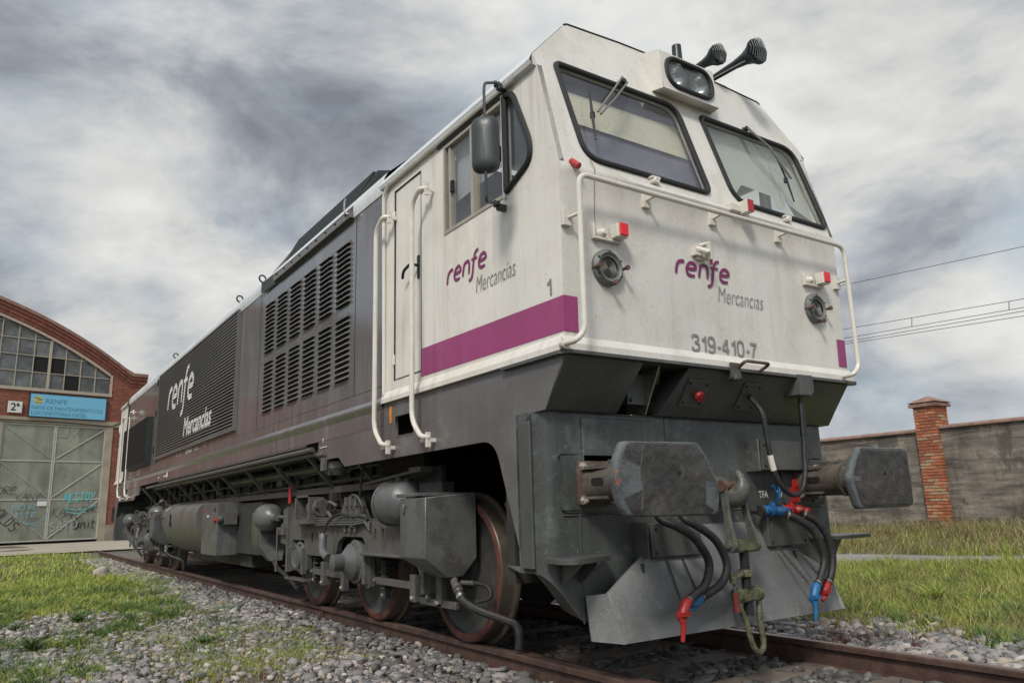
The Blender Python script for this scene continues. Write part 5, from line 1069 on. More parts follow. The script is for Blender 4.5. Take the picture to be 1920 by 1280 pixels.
def dtx(s_, y, z, size, sx=1, bold=0): text('data_lettering', s_, size, FLT(-HX-.003, y, z+.09), 'whitetext', LO, sx=sx, bold=bold)
dtx('319-410-7', 10.05, 1.855, .125, .95, .005); dtx('319', 10.83, 1.86, .09, 1.0); dtx('E-RENFE', 10.5, 1.905, .045, 1.1); dtx('C-C', 10.5, 1.855, .045, 1.1); dtx('LONGITUD', 9.4, 1.90, .045, 1.1); dtx('FRENADO 85 t', 9.4, 1.855, .045, 1); dtx('REV 08', 8.75, 1.90, .045, 1.1); dtx('L 06', 8.75, 1.855, .045, 1.1)
b = MB()
for y, z, w_, h_ in ((12.27, 1.655, .09, .025), (11.70, 1.655, .2, .025), (11.45, 1.635, .08, .09)): b.box(-1.3255, -1.3215, y-w_, y, z, z+h_)
b.build('data_marks', 'whitetext', LO)
text('lifting_mark', 'T', .055, FLT(-1.3245, 3.72, 1.58), 'whitetext', LO, bold=.002)
b = MB(); b.box(-1.3265, -1.3215, 3.60, 3.78, 1.535, 1.542); b.build('mark_line', 'whitetext', LO)
for x, y in ((-1.22, 6.33), (-1.22, 7.42), (-1.22, 11.9), (.9, 7), (.9, 10.6), (.9, 4)):
    b = MB(); zc = 3.905; b.tube([(x+.044*math.cos(a), y+.010*math.cos(a), zc+.044*math.sin(a)) for a in np.linspace(0, 2*math.pi, 19)[:-1]], .011, 8, closed=True); b.lathe((x, y, zc-.15), (0, 0, 1), [(0, .04), (.03, .035), (.05, .014), (.105, .014)], 10); b.tube([(x+.03, y, zc-.06), (x+.10, y, zc-.01)], .012, 6); b.build('lifting_eye', 'blackmetal', LO, smooth=True)
b = MB(); sec = [(-1.325, 3.59), (-1.325, 3.70), (-1.31, 3.73), (-1.07, 4.135), (-.95, 4.165), (.95, 4.165), (1.07, 4.135), (1.31, 3.73), (1.325, 3.70), (1.325, 3.59)]
s2 = [(-1.335, 3.59), (-1.335, 3.73), (-1.28, 3.77), (-1.10, 3.97), (-.9, 4.04), (.9, 4.04), (1.10, 3.97), (1.28, 3.77), (1.335, 3.73), (1.335, 3.59)]
b.loft([[(x, y, z) for x, z in s_] for s_, y in ((s2, 5.95), (sec, 5.30), (sec, 3.09))], closed=False, caps=False)
b.poly([(x, 3.09, z) for x, z in sec]); hd = b.build('roof_radiator_housing', 'grille', LO, smooth=True, auto=20)
b = MB()
for k in range(38): y = 3.14+k*.058; b.hexa([(-1.325, y, 3.70), (-1.325, y+.02, 3.70), (-1.30, y+.02, 3.70), (-1.30, y, 3.70)], [(-1.095, y, 4.14), (-1.095, y+.02, 4.14), (-1.06, y+.02, 4.14), (-1.06, y, 4.14)])
b.build('housing_ribs', 'blackmetal', hd)
b = MB(); b.box(-1.352, -1.30, 3.08, 5.42, 3.60, 3.665); b.build('housing_flange', 'slat', hd, bevel=.003, seg=1)
for k in range(9): b = MB(); b.lathe((-1.352, 3.18+k*.26, 3.65), (-1, 0, 0), [(0, .014), (.012, .010)], 8); b.build('bolt', 'blackmetal', hd)
b = MB(); b.tube(fillet([(-1.355, 3.10, 3.63), (-1.385, 3.13, 3.66), (-1.385, 3.13, 3.76), (-1.36, 3.16, 3.80)], .03, 4), .010, 6); b.build('housing_catch', 'steel', hd)
b = MB(); b.box(-.6, .6, 6.6, 7.6, 4.06, 4.10); b.box(-.6, .6, 9, 12.5, 4.06, 4.10); b.build('roof_hatch', 'roofwhite', LO, bevel=.01)
# --- rear cab (plain mirror of the front one)
rb = MB(); 
rb.loft([[(-W, 16.905, 1.80), (-W, 16.905, 3.60)], [(-W, LEN, 1.80), (-W, LEN-.15, 3.60)]], closed=False); rb.loft([[(W, 16.905, 1.80), (W, 16.905, 3.60)], [(W, LEN, 1.80), (W, LEN-.15, 3.60)]], closed=False)
rb.poly([(-W, LEN, 1.80), (W, LEN, 1.80), (W, LEN-.15, 3.60), (-W, LEN-.15, 3.60)]); rb.poly([(-W, LEN-.15, 3.60), (W, LEN-.15, 3.60), (1.0, LEN-.27, 4.05), (-1.0, LEN-.27, 4.05)])
rb.build('rear_cab', 'white', LO)
b = MB(); b.loft([[(x, y, z) for x, _, z in roofsec(0)] for y in (16.88, LEN-.22)], closed=False); b.build('rear_cab_roof', 'roofwhite', LO, smooth=True, auto=28)
for s in (-1, 1):
    b = MB(); prof_ = [(1.3205, 1.862), (1.328, 1.850), (1.350, 1.805), (1.350, 1.772), (1.30, 1.772)]
    b.loft([[(s*px_, y, z) for px_, z in prof_] for y in (16.9, LEN)], closed=False); b.build('cab_lip', 'white', LO)
b = MB(); b.prism([(p[0], LEN-p[1]) for p in [(-1.31, .24), (1.31, .24), (1.31, .6), (-1.31, .6)]], 'z', .45, 1.77); b.build('headstock', 'beam', LO)
b = MB(); b.box(-1.355, 1.355, LEN-.6, LEN+.04, 1.752, 1.771); b.build('deck_plate', 'front', LO)
# --- door handrails
for yb in (2.31, 1.655, 15.72, 16.85):
    for s in (-1, 1):
        top = 3.27 if yb < 10 else 3.25; dy = -.16; xo = 1.425
        P_ = fillet([(s*1.32, yb+dy, top+.01), (s*xo, yb+dy*.9, top+.01), (s*xo, yb, top-.08), (s*xo, yb, 1.55), (s*xo, yb+dy*.85, 1.43), (s*1.34, yb+dy, 1.42)], [0, .03, .10, .10, .04, 0], 6)
        P_ = fillet([(s*1.375, yb+dy, 3.275), (s*xo, yb+dy+.03, 3.275), (s*xo, yb, 3.20), (s*xo, yb, 1.56), (s*xo, yb+dy+.02, 1.435), (s*1.375, yb+dy, 1.43)], [0, .04, .09, .09, .04, 0], 6)
        b = MB(); b.tube(P_, .0185, 10); o = b.build('door_handrail', 'railwhite', LO, smooth=True)
        for z in (3.27, 1.41):
            b = MB(); b.box(min(s*1.362, s*1.40), max(s*1.362, s*1.40), yb+dy-.008, yb+dy+.006, z-.05, z+.055); b.box(min(s*1.318, s*1.365), max(s*1.318, s*1.365), yb+dy-.006, yb+dy+.004, z-.014, z+.014); b.lathe((s*1.39, yb+dy+.018, z), (0, 1, 0), [(0, .012), (.05, .012), (.05, .018), (.062, .018)], 8); b.build('handrail_bracket', 'railwhite', o, bevel=.003, seg=1)
# --- mirror
b = MB(); P_ = []
msec = rrect(-.075, .075, -.19, .19, .06, 6)
fm = frame((-1.56, .345, 3.06), (.55, -.83, 0), (0, 0, 1))
fm = frame((-1.60, .32, 3.055), (.72, -.69, 0), (0, 0, 1)); s_big = rrect(-.085, .085, -.185, .185, .07, 7)
loops = []
for d, k in ((-.012, .93), (0, 1.0), (.012, 1.0), (.035, .86), (.05, .55), (.054, .12)): loops.append([fm @ Vector((x*k, z*(1-(1-k)*.45), d)) for x, z in s_big])
b.loft(loops, caps=True); mo = b.build('side_mirror', 'mirrorshell', LO, smooth=True, auto=60)
plate('mirror_glass', [(x*.88, z*.94) for x, z in s_big], [], fm @ Matrix.Translation((0, 0, -.014)), .003, 'mirror', mo)
b = MB(); c = fm @ Vector((0, 0, .02)); b.tube(fillet([(-1.37, .50, 3.60), (-1.42, .47, 3.605), tuple(c+Vector((0.0, 0, .40))), tuple(c+Vector((0, 0, .17)))], [0, .02, .06, 0], 5), .0095, 8)
b.tube(fillet([tuple(c-Vector((0, 0, .17))), tuple(c-Vector((0, 0, .37))), (-1.40, .52, 2.80), (-1.34, .55, 2.80)], [0, .05, .02, 0], 5), .0095, 8); b.build('mirror_arm', 'mirrorshell', mo, smooth=True)
for p, q in (((-1.33, .50, 3.60), (-1.385, .49, 3.60)), ((-1.32, .55, 2.79), (-1.375, .545, 2.80))):
    b = MB(); b.box(min(p[0], q[0]), max(p[0], q[0]), p[1]-.022, p[1]+.022, p[2]-.018, p[2]+.02); b.lathe((q[0], q[1], q[2]+.028), (0, 0, -1), [(0, .015), (.056, .015)], 10); b.lathe((q[0]-.03, q[1]-.01, q[2]+.022), (0, 0, -1), [(0, .012), (.045, .012)], 10); b.build('mirror_clamp', 'mirrorshell', mo, bevel=.004, seg=1)

# --- plough
def pl_(s): return [(s*.98, .035, .205), (s*1.0, .12, .46), (s*.37, .235, .80)]
A_, B_ = pl_(-1), pl_(1)
b = MB(); fr1 = [A_[0], B_[0], B_[1], B_[2], A_[2], A_[1]]
b.hexa([(x, y, z) for x, y, z in fr1], [(x, y+.022, z+.003) for x, y, z in fr1]); pw = b.build('snow_plough', 'plough', LO, bevel=.003, seg=1)
for s in (-1, 1):
    b = MB(); b.hexa([(s*.987, .015, .21), (s*1.002, .125, .46), (s*1.085, .21, .45), (s*1.075, .19, .215)], [(s*.975, .035, .21), (s*.987, .145, .46), (s*1.075, .23, .45), (s*1.065, .21, .215)]); b.build('plough_wing', 'plough', pw)
b = MB()
for x in (-.7, 0, .7): b.box(x-.01, x+.01, .15, .5, .28, .6)
b.build('plough_bracket', 'deep', pw)
# --- buffers
def buffer(cx, sgn):
    hy = .24; b = MB(); b.prism([(p.x, p.y) for p in fillet([(cx-.125, .935, 0), (cx+.13, .935, 0), (cx+.13, 1.185, 0), (cx-.125, 1.185, 0)], .02, 3, True)], 'y', .195, hy-.012); b.prism([(p.x, p.y) for p in fillet([(cx-.24, .90, 0), (cx+.2, .90, 0), (cx+.2, 1.22, 0), (cx-.24, 1.22, 0)], .05, 3, True)], 'y', hy-.012, hy)
    b.build_ = 0; o = b.build('buffer', 'rustp', LO, smooth=True, auto=30)
    o.data.materials.append(M['beam'])
    for f in o.data.polygons:
        if f.center.y > .225: f.material_index = 1
    b = MB(); b.lathe((cx, .20, 1.06), (0, -1, 0), [(0, .115), (.02, .112), (.06, .105), (.30, .105), (.30, .112), (.32, .112), (.32, .09), (.44, .088), (.50, .10), (.535, .15)], 28)
    b.hexa([(cx-.12, .20, 1.135), (cx+.12, .20, 1.135), (cx+.12, .20, 1.15), (cx-.12, .20, 1.15)], [(cx-.08, .02, 1.135), (cx+.08, .02, 1.135), (cx+.08, .02, 1.15), (cx-.08, .02, 1.15)])
    b.hexa([(cx-.12, .20, .97), (cx+.12, .20, .97), (cx+.12, .20, .985), (cx-.12, .20, .985)], [(cx-.08, .02, .97), (cx+.08, .02, .97), (cx+.08, .02, .985), (cx-.08, .02, .985)])
    b.box(cx-.03, cx+.07, -.02, .06, 1.16, 1.185); b.build('buffer_shank', 'shank', o, smooth=True, auto=35)
    b = MB()
    for s in (-1, 1):
        b.prism([(p.x, p.y) for p in fillet([(.02, 1.045, 0), (.12, 1.045, 0), (.12, 1.085, 0), (.02, 1.085, 0)], .019, 4, True)], 'x', cx+s*.1045, cx+s*.108)
    b.build('shank_slot', 'void', o)
    for x in (-.105, .11):
        for z in (.965, 1.155):
            b = MB(); b.lathe((cx+x, .195, z), (0, -1, 0), [(0, .026), (.006, .026), (.006, .021), (.022, .021), (.022, .011), (.04, .011)], 6); b.build('buffer_bolt', 'brightbolt', o)
    # head: flat-topped plate with cut corners, slightly dished edges
    if sgn < 0: P_ = [(-.30, .875), (-.345, .95), (-.37, 1.05), (-.345, 1.17), (-.30, 1.245), (.235, 1.25), (.30, 1.18), (.385, 1.02), (.365, .885), (.34, .865)]
    else: P_ = [(.34, .885), (.345, 1.05), (.33, 1.245), (.315, 1.258), (-.22, 1.255), (-.30, 1.18), (-.37, 1.055), (-.31, .885), (-.29, .865), (.30, .868)]
    P_ = [(p.x, p.y) for p in fillet([(a, c, 0) for a, c in P_], .02, 3, True)]
    b = MB(); cz = 1.06
    loops = []
    for d, k in ((-.322, .96), (-.328, .985), (-.338, 1), (-.358, 1), (-.369, .988), (-.375, .965), (-.378, .92), (-.379, .5)): loops.append([(cx+a*k, d, cz+(c-cz)*k) for a, c in P_])
    b.loft(loops, caps=True); h = b.build('buffer_head', ['bufedge', 'bufface'], o, smooth=True, auto=30)
    for f in h.data.polygons:
        if f.normal.y < -.8 and (cx-.245 < f.center.x < cx+.25 or f.area > .05): f.material_index = 1
    # greased wear patch as its own slightly raised skin
    b = MB(); Q = [(-.215, .875), (.245, .872), (.27, 1.03), (.20, 1.236), (-.175, 1.236), (-.205, 1.1), (-.185, 1.0)] if sgn < 0 else [(-.27, .885), (.325, .885), (.315, 1.24), (-.2, 1.24), (-.25, 1.15), (-.28, 1.0)]
    Q = [(p.x, p.y) for p in fillet([(a+random.uniform(-.006, .006), c, 0) for a, c in Q], .03, 4, True)]
    b.loft([[(cx+a, -.3785, c) for a, c in Q], [(cx+a*.98, -.3815, cz+(c-cz)*.98) for a, c in Q]], caps=True); b.build('wear_patch', 'bufface', h)
    b = MB(); b.lathe((cx+(.07 if sgn < 0 else .02), -.3818, 1.085), (0, -1, 0), [(0, .014), (.001, .014)], 12); b.build('centre_hole', 'void', h)
    return o
buffer(-.975, -1); buffer(.975, 1)
for sgn in (-1, 1):   # rear buffers, plain
    b = MB(); b.lathe((sgn*.975, LEN-.24, 1.05), (0, 1, 0), [(0, .12), (.3, .105), (.5, .1), (.58, .14)], 20); b.prism(rrect(sgn*.975-.33, sgn*.975+.33, .87, 1.25, .05), 'y', LEN+.34, LEN+.376); b.build('buffer', 'deep', LO)
# --- draw hook and screw coupling
b = MB(); b.box(-.10, .10, .14, .239, .93, 1.14)
hk = b.build('draw_hook_plate', 'front', LO, bevel=.008)
b = MB(); P_ = [(-.03, .08, 1.05), (-.03, -.02, 1.06), (-.025, -.10, 1.085), (-.02, -.16, 1.07), (-.01, -.185, 1.01), (-.01, -.16, .95), (-.01, -.11, .925), (-.01, -.07, .955)]
P_ = catmull([(-.02, .22, 1.055), (-.02, .14, 1.05), (-.02, .09, 1.0), (-.02, .05, .968), (-.02, -.015, .978), (-.02, -.05, 1.035), (-.02, -.035, 1.09), (-.02, -.015, 1.115)], 5)
rr_ = [.036, .037, .038, .040, .043, .047, .052, .058, .063, .068, .072, .075, .077, .079, .080, .080, .079, .077, .074, .070, .066, .061, .056, .051, .045, .039, .031, .026, .022, .026, .024, .022, .020, .018, .016, .014][:len(P_)]
b.tube(P_, rr_, 14); b.build('draw_hook', 'greycoup', hk, smooth=True)
# the coupling hangs from the hook pin
cy_ = -.03; ox = -.04
cp = MB(); cp.lathe((ox-.10, cy_+.05, 1.03), (1, 0, 0), [(0, .0), (0, .036), (.018, .036), (.022, .028), (.178, .028), (.182, .036), (.20, .036), (.2, 0)], 16); sc_ = cp.build('screw_coupling', 'rustp', LO, smooth=True)
for s in (-1, 1):
    b = MB(); P0 = Vector((ox+s*.075, cy_+.05, 1.02)); P1 = Vector((ox+s*.105, cy_, .675)); b.loft([[P0+Vector(v) for v in ((-.012, -.025, 0), (.012, -.025, 0), (.012, .02, 0), (-.012, .02, 0))], [(P0+P1)/2+Vector(v) for v in ((-.011, -.018, 0), (.011, -.018, 0), (.011, .018, 0), (-.011, .018, 0))], [P1+Vector(v) for v in ((-.015, -.032, .03), (.015, -.032, .03), (.015, .03, .03), (-.015, .03, .03))]], caps=True)
    b.lathe(P1+Vector((-.018, 0, 0)), (1, 0, 0), [(0, .030), (.003, .042), (.033, .042), (.036, .030)], 20); b.lathe(P1+Vector((s*.018, 0, 0)), (s, 0, 0), [(0, .018), (.014, .016)], 12); b.build('coupling_link', 'greycoup', sc_, smooth=True, auto=40)
b = MB(); b.box(ox-.086, ox+.086, cy_-.034, cy_+.034, .635, .71); b.build('trunnion', 'coupling', sc_, bevel=.01)
b = MB(); prof = []
for k in range(48): prof += [(k*.0082, .0265), (k*.0082+.0041, .031)]
b.lathe((ox, cy_, .66), (0, 0, -1), prof, 14); b.build('screw', 'screw', sc_, smooth=True, auto=60)
b = MB(); b.lathe((ox, cy_, .535), (0, 0, -1), [(0, .04), (.005, .044), (.04, .044), (.045, .038)], 16); b.tube([(ox, cy_, .515), (ox-.07, cy_-.02, .508), (ox-.135, cy_-.02, .49)], [.02, .017, .015], 8); b.lathe((ox-.135, cy_-.02, .515), (0, 0, -1), [(0, .024), (.05, .024)], 12); b.build('screw_collar', 'coupling', sc_, smooth=True, auto=40)
b = MB(); b.tube([(ox-.135, cy_-.02, .47), (ox-.13, cy_-.02, .40)], .008, 6); b.build('handle_pin', 'greycoup', sc_)
b = MB(); b.tube([(ox-.132, cy_-.02, .41), (ox-.125, cy_-.02, .30)], [.017, .02], 8); b.build('coupling_handle', mat('old_red_handle', (.16, .03, .025), .6, var=.4, scale=20), sc_, smooth=True)
b = MB(); z1 = .395; b.box(ox-.07, ox+.07, cy_-.034, cy_+.034, .35, .425); b.build('trunnion', 'coupling', sc_, bevel=.01)
b = MB(); P_ = catmull([(ox-.085, cy_, .40), (ox-.092, cy_-.005, .34), (ox-.045, cy_-.01, .24), (ox-.025, cy_-.015, .15), (ox-.005, cy_-.02, .09), (ox+.037, cy_-.02, .06), (ox+.078, cy_-.02, .09), (ox+.085, cy_-.015, .15), (ox+.078, cy_-.01, .24), (ox+.092, cy_-.005, .34), (ox+.085, cy_, .40)], 5)
b.tube(P_, .0175, 12)
for s in (-1, 1): b.lathe((ox+s*.088-.02, cy_, .39), (1, 0, 0), [(0, .036), (.004, .044), (.036, .044), (.04, .036)], 20); b.lathe((ox+s*.108, cy_, .39), (s, 0, 0), [(0, .02), (.012, .018)], 12)
sh = b.build('shackle', 'coupling', sc_, smooth=True, auto=45)
sh.location = Vector((.055, 0, 0))*0
# --- brake hoses, cocks, boxes, chains
def box_part(nm, x0, x1, y0, y1, z0, z1, m='front', bolts=True):
    b = MB(); b.box(x0, x1, y0, y1, z0, z1); o = b.build(nm, m, LO, bevel=.005, seg=1)
    if bolts:
        for x in (x0+.035, x1-.035):
            for z in (z0+.03, z1-.03): b = MB(); b.lathe((x, y0, z), (0, -1, 0), [(0, .009), (.005, .009), (.008, .004)], 8); b.build('bolt', 'blackmetal', o)
    return o
box_part('coupling_socket_box', .44, .93, .145, .24, 1.135, 1.335); box_part('hose_mount_box', -.62, -.20, .15, .30, .625, .82); box_part('hose_mount_box', .44, .86, .15, .30, .635, .84)
b = MB(); b.box(.385, .40, .13, .24, 1.13, 1.34); b.build('box_end_plate', 'steel', LO)
b = MB(); b.box(-.675, -.66, .13, .28, .625, .83); b.build('box_end_plate', 'front', LO)
for t, x in (('TFA', .485), ('TDP', .66)): text('pipe_lettering', t, .065, FRT(x, .236, .955), 'whitetext', LO, sx=.85, bold=.0015)
def chain(P0, P1, n, nm='safety_chain'):
    b = MB(); P0, P1 = Vector(P0), Vector(P1); d = (P1-P0); u, v = basis(d)
    for i in range(n):
        c = P0+d*(i+.5)/n; q = u if i % 2 else v; dn = d.normalized(); l = d.length/n*.72; w_ = .0085
        b.tube([c+dn*l*math.cos(a)+q*w_*math.sin(a) for a in np.linspace(0, 2*math.pi, 9)[:-1]], .0026, 5, closed=True)
    return b.build(nm, 'screw', LO)
def hose(P_, m_coup, cock, ends, r_=.0245, nm='brake_hose', q=1):
    P_ = catmull(P_, 7); b = MB(); b.tube(P_, r_, 14); o = b.build(nm, 'hose', LO, smooth=True)
    b = MB()
    for i in (1, len(P_)-3): b.tube(P_[i:i+2], r_+.004, 14)
    b.build('hose_clip', 'steel', o, smooth=True)
    e, d = P_[-1], (P_[-1]-P_[-4]).normalized(); b = MB()
    dn = (d+Vector((0, 0, -.9*q))).normalized(); c1 = e+d*.03; c2 = c1+dn*.07*(.6+.4*q); 
    b.tube([e, c1, c2], [.024, .031, .027], 12); b.lathe(c2+Vector((0, .02, 0)), (0, -1, 0), [(0, .024), (.010, .030), (.034, .030), (.038, .022), (.042, .0)], 16); b.tube([c2+Vector((-.01, -.01, -.01)), c2+Vector((-.005, -.012, -.055*q)), c2+Vector((-.02-.03*(1-q), -.012, -.13*q))], [.019, .016, .012], 10)
    b.box(c2.x-.03, c2.x+.035, c2.y-.035, c2.y-.015, c2.z+.0, c2.z+.02); b.build('hose_coupling_head', m_coup, o, smooth=True, auto=40); return o
hose([(-.60, .12, .90), (-.66, .02, .845), (-.60, -.05, .80), (-.49, -.07, .73), (-.40, -.075, .60), (-.445, -.075, .48), (-.55, -.075, .425), (-.585, -.075, .405)], 'red', None, None)
o = hose([(-.40, .12, .90), (-.47, .02, .845), (-.38, -.03, .78), (-.275, -.04, .70), (-.215, -.045, .575), (-.27, -.045, .475), (-.40, -.04, .42), (-.44, -.035, .405)], 'blue', None, None, q=.25)
hose([(.475, .03, .845), (.56, -.02, .80), (.66, -.05, .71), (.705, -.06, .56), (.655, -.06, .45), (.605, -.06, .40)], 'blue', None, None)
hose([(.66, .04, .845), (.74, -.01, .79), (.81, -.03, .69), (.835, -.035, .56), (.80, -.035, .45), (.75, -.035, .395)], 'red', None, None, q=.3)
def cock(x, m, w_=1):
    b = MB(); b.lathe((x-.13, .13, .87), (1, 0, 0), [(0, .03), (.02, .036), (.02, .028), (.08, .03), (.08, .038), (.10, .038), (.14, .03)], 14); b.tube([(x, .13, .87), (x+.03, .10, .862), (x+.045, .04, .85)], [.034, .036, .028], 12); b.lathe((x-.01, .13, .87), (0, 0, 1), [(0, .028), (.05, .026), (.055, .018)], 12)
    o = b.build('angle_cock', m, LO, smooth=True, auto=40)
    b = MB(); 
    if w_ == 1: b.tube([(x-.01, .10, .92), (x-.015, .09, .97), (x-.055, .085, 1.03)], [.012, .010, .012], 8); b.tube([(x+.0, .10, .92), (x+.01, .09, .96), (x+.025, .085, 1.05)], [.012, .010, .013], 8)
    else: b.box(x-.035, x+.03, .09, .12, .92, 1.02); b.box(x-.015, x+.02, .085, .11, 1.02, 1.07)
    b.build('cock_handle', m, o, smooth=True, auto=40)
    b = MB(); b.lathe((x-.16, .13, .87), (1, 0, 0), [(0, .034), (.03, .034)], 12); b.tube([(x-.16, .14, .87), (x-.18, .2, .87), (x-.18, .25, .87)], .02, 8); b.build('pipe_union', 'screw', o, smooth=True)
cock(.50, 'blue'); cock(.70, 'red', 2)
chain((-.55, .12, .63), (-.60, -.03, .40), 18); chain((-.42, .12, .63), (-.44, -.01, .42), 18); chain((.49, .13, .64), (.59, -.01, .40), 18); chain((.64, .13, .65), (.75, -.0, .42), 18)
# --- front steps
b = MB(); b.prism([(p.x, p.y) for p in fillet([(-1.36, .05, 0), (-1.30, -.005, 0), (-.95, .13, 0), (-.92, .25, 0), (-1.34, .25, 0)], .03, 3, True)], 'z', .635, .665); st = b.build('corner_step', 'front', LO, bevel=.003, seg=1)
for x in (-1.22, -1.10): b = MB(); b.hexa([(x-.005, .235, .52), (x+.005, .235, .52), (x+.005, .22, .52), (x-.005, .22, .52)], [(x-.005, .235, .635), (x+.005, .235, .635), (x+.005, .05, .635), (x-.005, .05, .635)]); b.build('step_bracket', 'front', st)
b = MB(); b.box(.98, 1.40, .02, .25, .66, .685); st = b.build('corner_step', 'front', LO, bevel=.003, seg=1)
b = MB(); b.hexa([(1.13, .235, .47), (1.19, .235, .47), (1.19, .22, .47), (1.13, .22, .47)], [(1.13, .235, .66), (1.36, .235, .66), (1.36, .22, .66), (1.13, .22, .66)]); b.build('step_bracket', 'front', st)
# --- underframe truss and pipes
b = MB()
for s in (-1, 1): b.box(min(s*.92, s*.985), max(s*.92, s*.985), 2.6, 15.6, 1.135, 1.20); b.box(min(s*.90, s*.98), max(s*.90, s*.98), .75, 17.4, 1.50, 1.62)
b.build('frame_sill', 'under', LO)
for s in (-1, 1):
    for i, y in enumerate((3.3, 4.33, 5.47, 6.63, 7.87, 8.71, 9.74, 10.8, 11.94, 13.1, 14.2)):
        b = MB(); b.hexa([(s*1.29, y-.025, 1.52), (s*1.29, y+.025, 1.52), (s*1.29, y+.025, 1.57), (s*1.29, y-.025, 1.57)], [(s*.975, y-.025, 1.17), (s*.975, y+.025, 1.17), (s*.975, y+.025, 1.22), (s*.975, y-.025, 1.22)]); b.build('truss_strut', 'under', LO)
b = MB()
for s in (-1, 1):
    b.tube([(s*1.30, 4.05, 1.545), (s*1.30, 13.6, 1.53)], .026, 8); b.tube([(s*1.25, 4.05, 1.51), (s*1.25, 12.8, 1.50)], .032, 8); b.tube([(s*1.31, 4.2, 1.588), (s*1.31, 12.2, 1.585)], .014, 6)
    b.tube([(s*1.0, 4.1, 1.40), (s*1.0, 8.2, 1.40)], .05, 8)
b.build('underframe_pipe', 'under', LO, smooth=True)
b = MB()
for y in np.arange(3.6, 15.2, .52):
    b.box(-.88, -.84, y, y+.09, 1.2, 1.58); b.box(.84, .88, y, y+.09, 1.2, 1.58)
b.box(-.84, -.80, 2.6, 15.6, 1.0, 1.60); b.box(.80, .84, 2.6, 15.6, 1.0, 1.60); b.build('inner_frame', 'deep', LO)
b = MB()
for y in (3.95, 4.6, 5.2, 6.1, 6.9, 7.4, 8.4, 9.2, 10.2, 11.1): b.box(-.95, -.88, y, y+random.uniform(.12, .3), 1.26+random.uniform(0, .08), 1.45+random.uniform(0, .05))
b.tube([(-.93, 3.2, 1.26), (-.93, 5.6, 1.24), (-.93, 9, 1.22)], .018, 6); b.tube([(-.96, 3.2, 1.36), (-.96, 12, 1.34)], .014, 6); b.build('underframe_equipment', 'under', LO)
b = MB(); b.tube([(-1.02, 5.55, 1.50), (-1.02, 5.55, 1.24)], .022, 8); b.lathe((-1.02, 5.55, 1.38), (0, 0, -1), [(0, .03), (.03, .04), (.06, .03)], 10); vv = b.build('drain_valve', 'screw', LO, smooth=True)
b = MB(); b.tube([(-1.02, 5.55, 1.24), (-1.02, 5.55, 1.06)], .022, 8); b.build('red_pipe', 'redm', vv, smooth=True)
b = MB(); b.lathe((-1.0, 4.35, 1.34), (-1, .2, 0), [(0, .03), (.06, .035), (.10, .02)], 10); b.lathe((-1.0, 3.95, 1.33), (-1, .2, 0), [(0, .03), (.06, .035), (.10, .02)], 10); b.build('brass_cock', 'steel', LO, smooth=True)
# --- fuel tank, battery cabinet
tank = [(-.9, 1.165), (-1.10, 1.155), (-1.21, 1.12), (-1.27, 1.05), (-1.29, .93), (-1.27, .77), (-1.20, .60), (-1.07, .46), (-.88, .37), (-.6, .33)]
full = tank+[(-x, z) for x, z in tank[::-1]]
b = MB(); b.prism([(p.x, p.y) for p in catmull([(x, z, 0) for x, z in full], 3)], 'y', 9.05, 11.83); ft_ = b.build('fuel_tank', 'fuel', LO, smooth=True, auto=40)
b = MB(); b.tube([(x*1.004, 11.5, z) for x, z in tank], .02, 6); b.build('tank_strap', 'fuel', ft_); b = MB(); b.tube(fillet([(-1.15, 11.6, 1.12), (-1.32, 11.6, 1.18), (-1.36, 11.55, 1.24)], .03, 3), .035, 8); b.lathe((-1.30, 11.65, .95), (-1, 0, 0), [(0, .025), (.03, .02)], 8); b.build('filler_neck', 'shank', ft_, smooth=True)
b = MB(); b.prism([(p.x, p.y) for p in fillet([(10.95, 1.0, 0), (11.02, 1.0, 0), (11.05, .80, 0), (10.97, .80, 0)], .018, 3, True)], 'x', -1.302, -1.27); b.build('tank_gauge_slot', 'void', ft_)
b = MB(); b.box(-1.265, 1.2, 7.86, 8.75, .42, 1.125); cbx = b.build('battery_box', 'tank', LO, bevel=.006, seg=1)
b = MB(); b.box(-1.0, 1.0, 6.7, 7.86, .45, 1.10); b.box(-1.05, 1.05, 8.75, 9.05, .45, 1.12); b.box(-.9, .9, 7.4, 11.0, .27, .42); b.build('underbody_case', 'deep', LO)
b = MB(); b.box(-1.36, -1.22, 6.70, 6.92, .77, .90) if False else b.box(-1.20, -1.03, 7.74, 7.86, .83, .98); b.lathe((-1.23, 7.80, .90), (-1, 0, 0), [(0, .05), (.05, .045)], 12); b.build('junction_box', 'under', cbx, smooth=True, auto=30)
b = MB(); b.lathe((-1.267, 7.93, .89), (-1, 0, 0), [(0, .035), (.03, .03), (.035, 0)], 10); b.build('isolator_handle', 'red', cbx)
b = MB(); b.box(-1.269, -1.265, 8.35, 8.47, .93, .96); b.build('data_plate', 'signwhite', cbx)
b = MB(); b.box(-1.27, -1.265, 8.0, 8.05, 1.0, 1.06); b.build('cabinet_lock', 'void', cbx); b = MB(); b.box(-1.27, -1.265, 8.6, 8.64, 1.0, 1.05); b.build('cabinet_latch', 'redm', cbx)
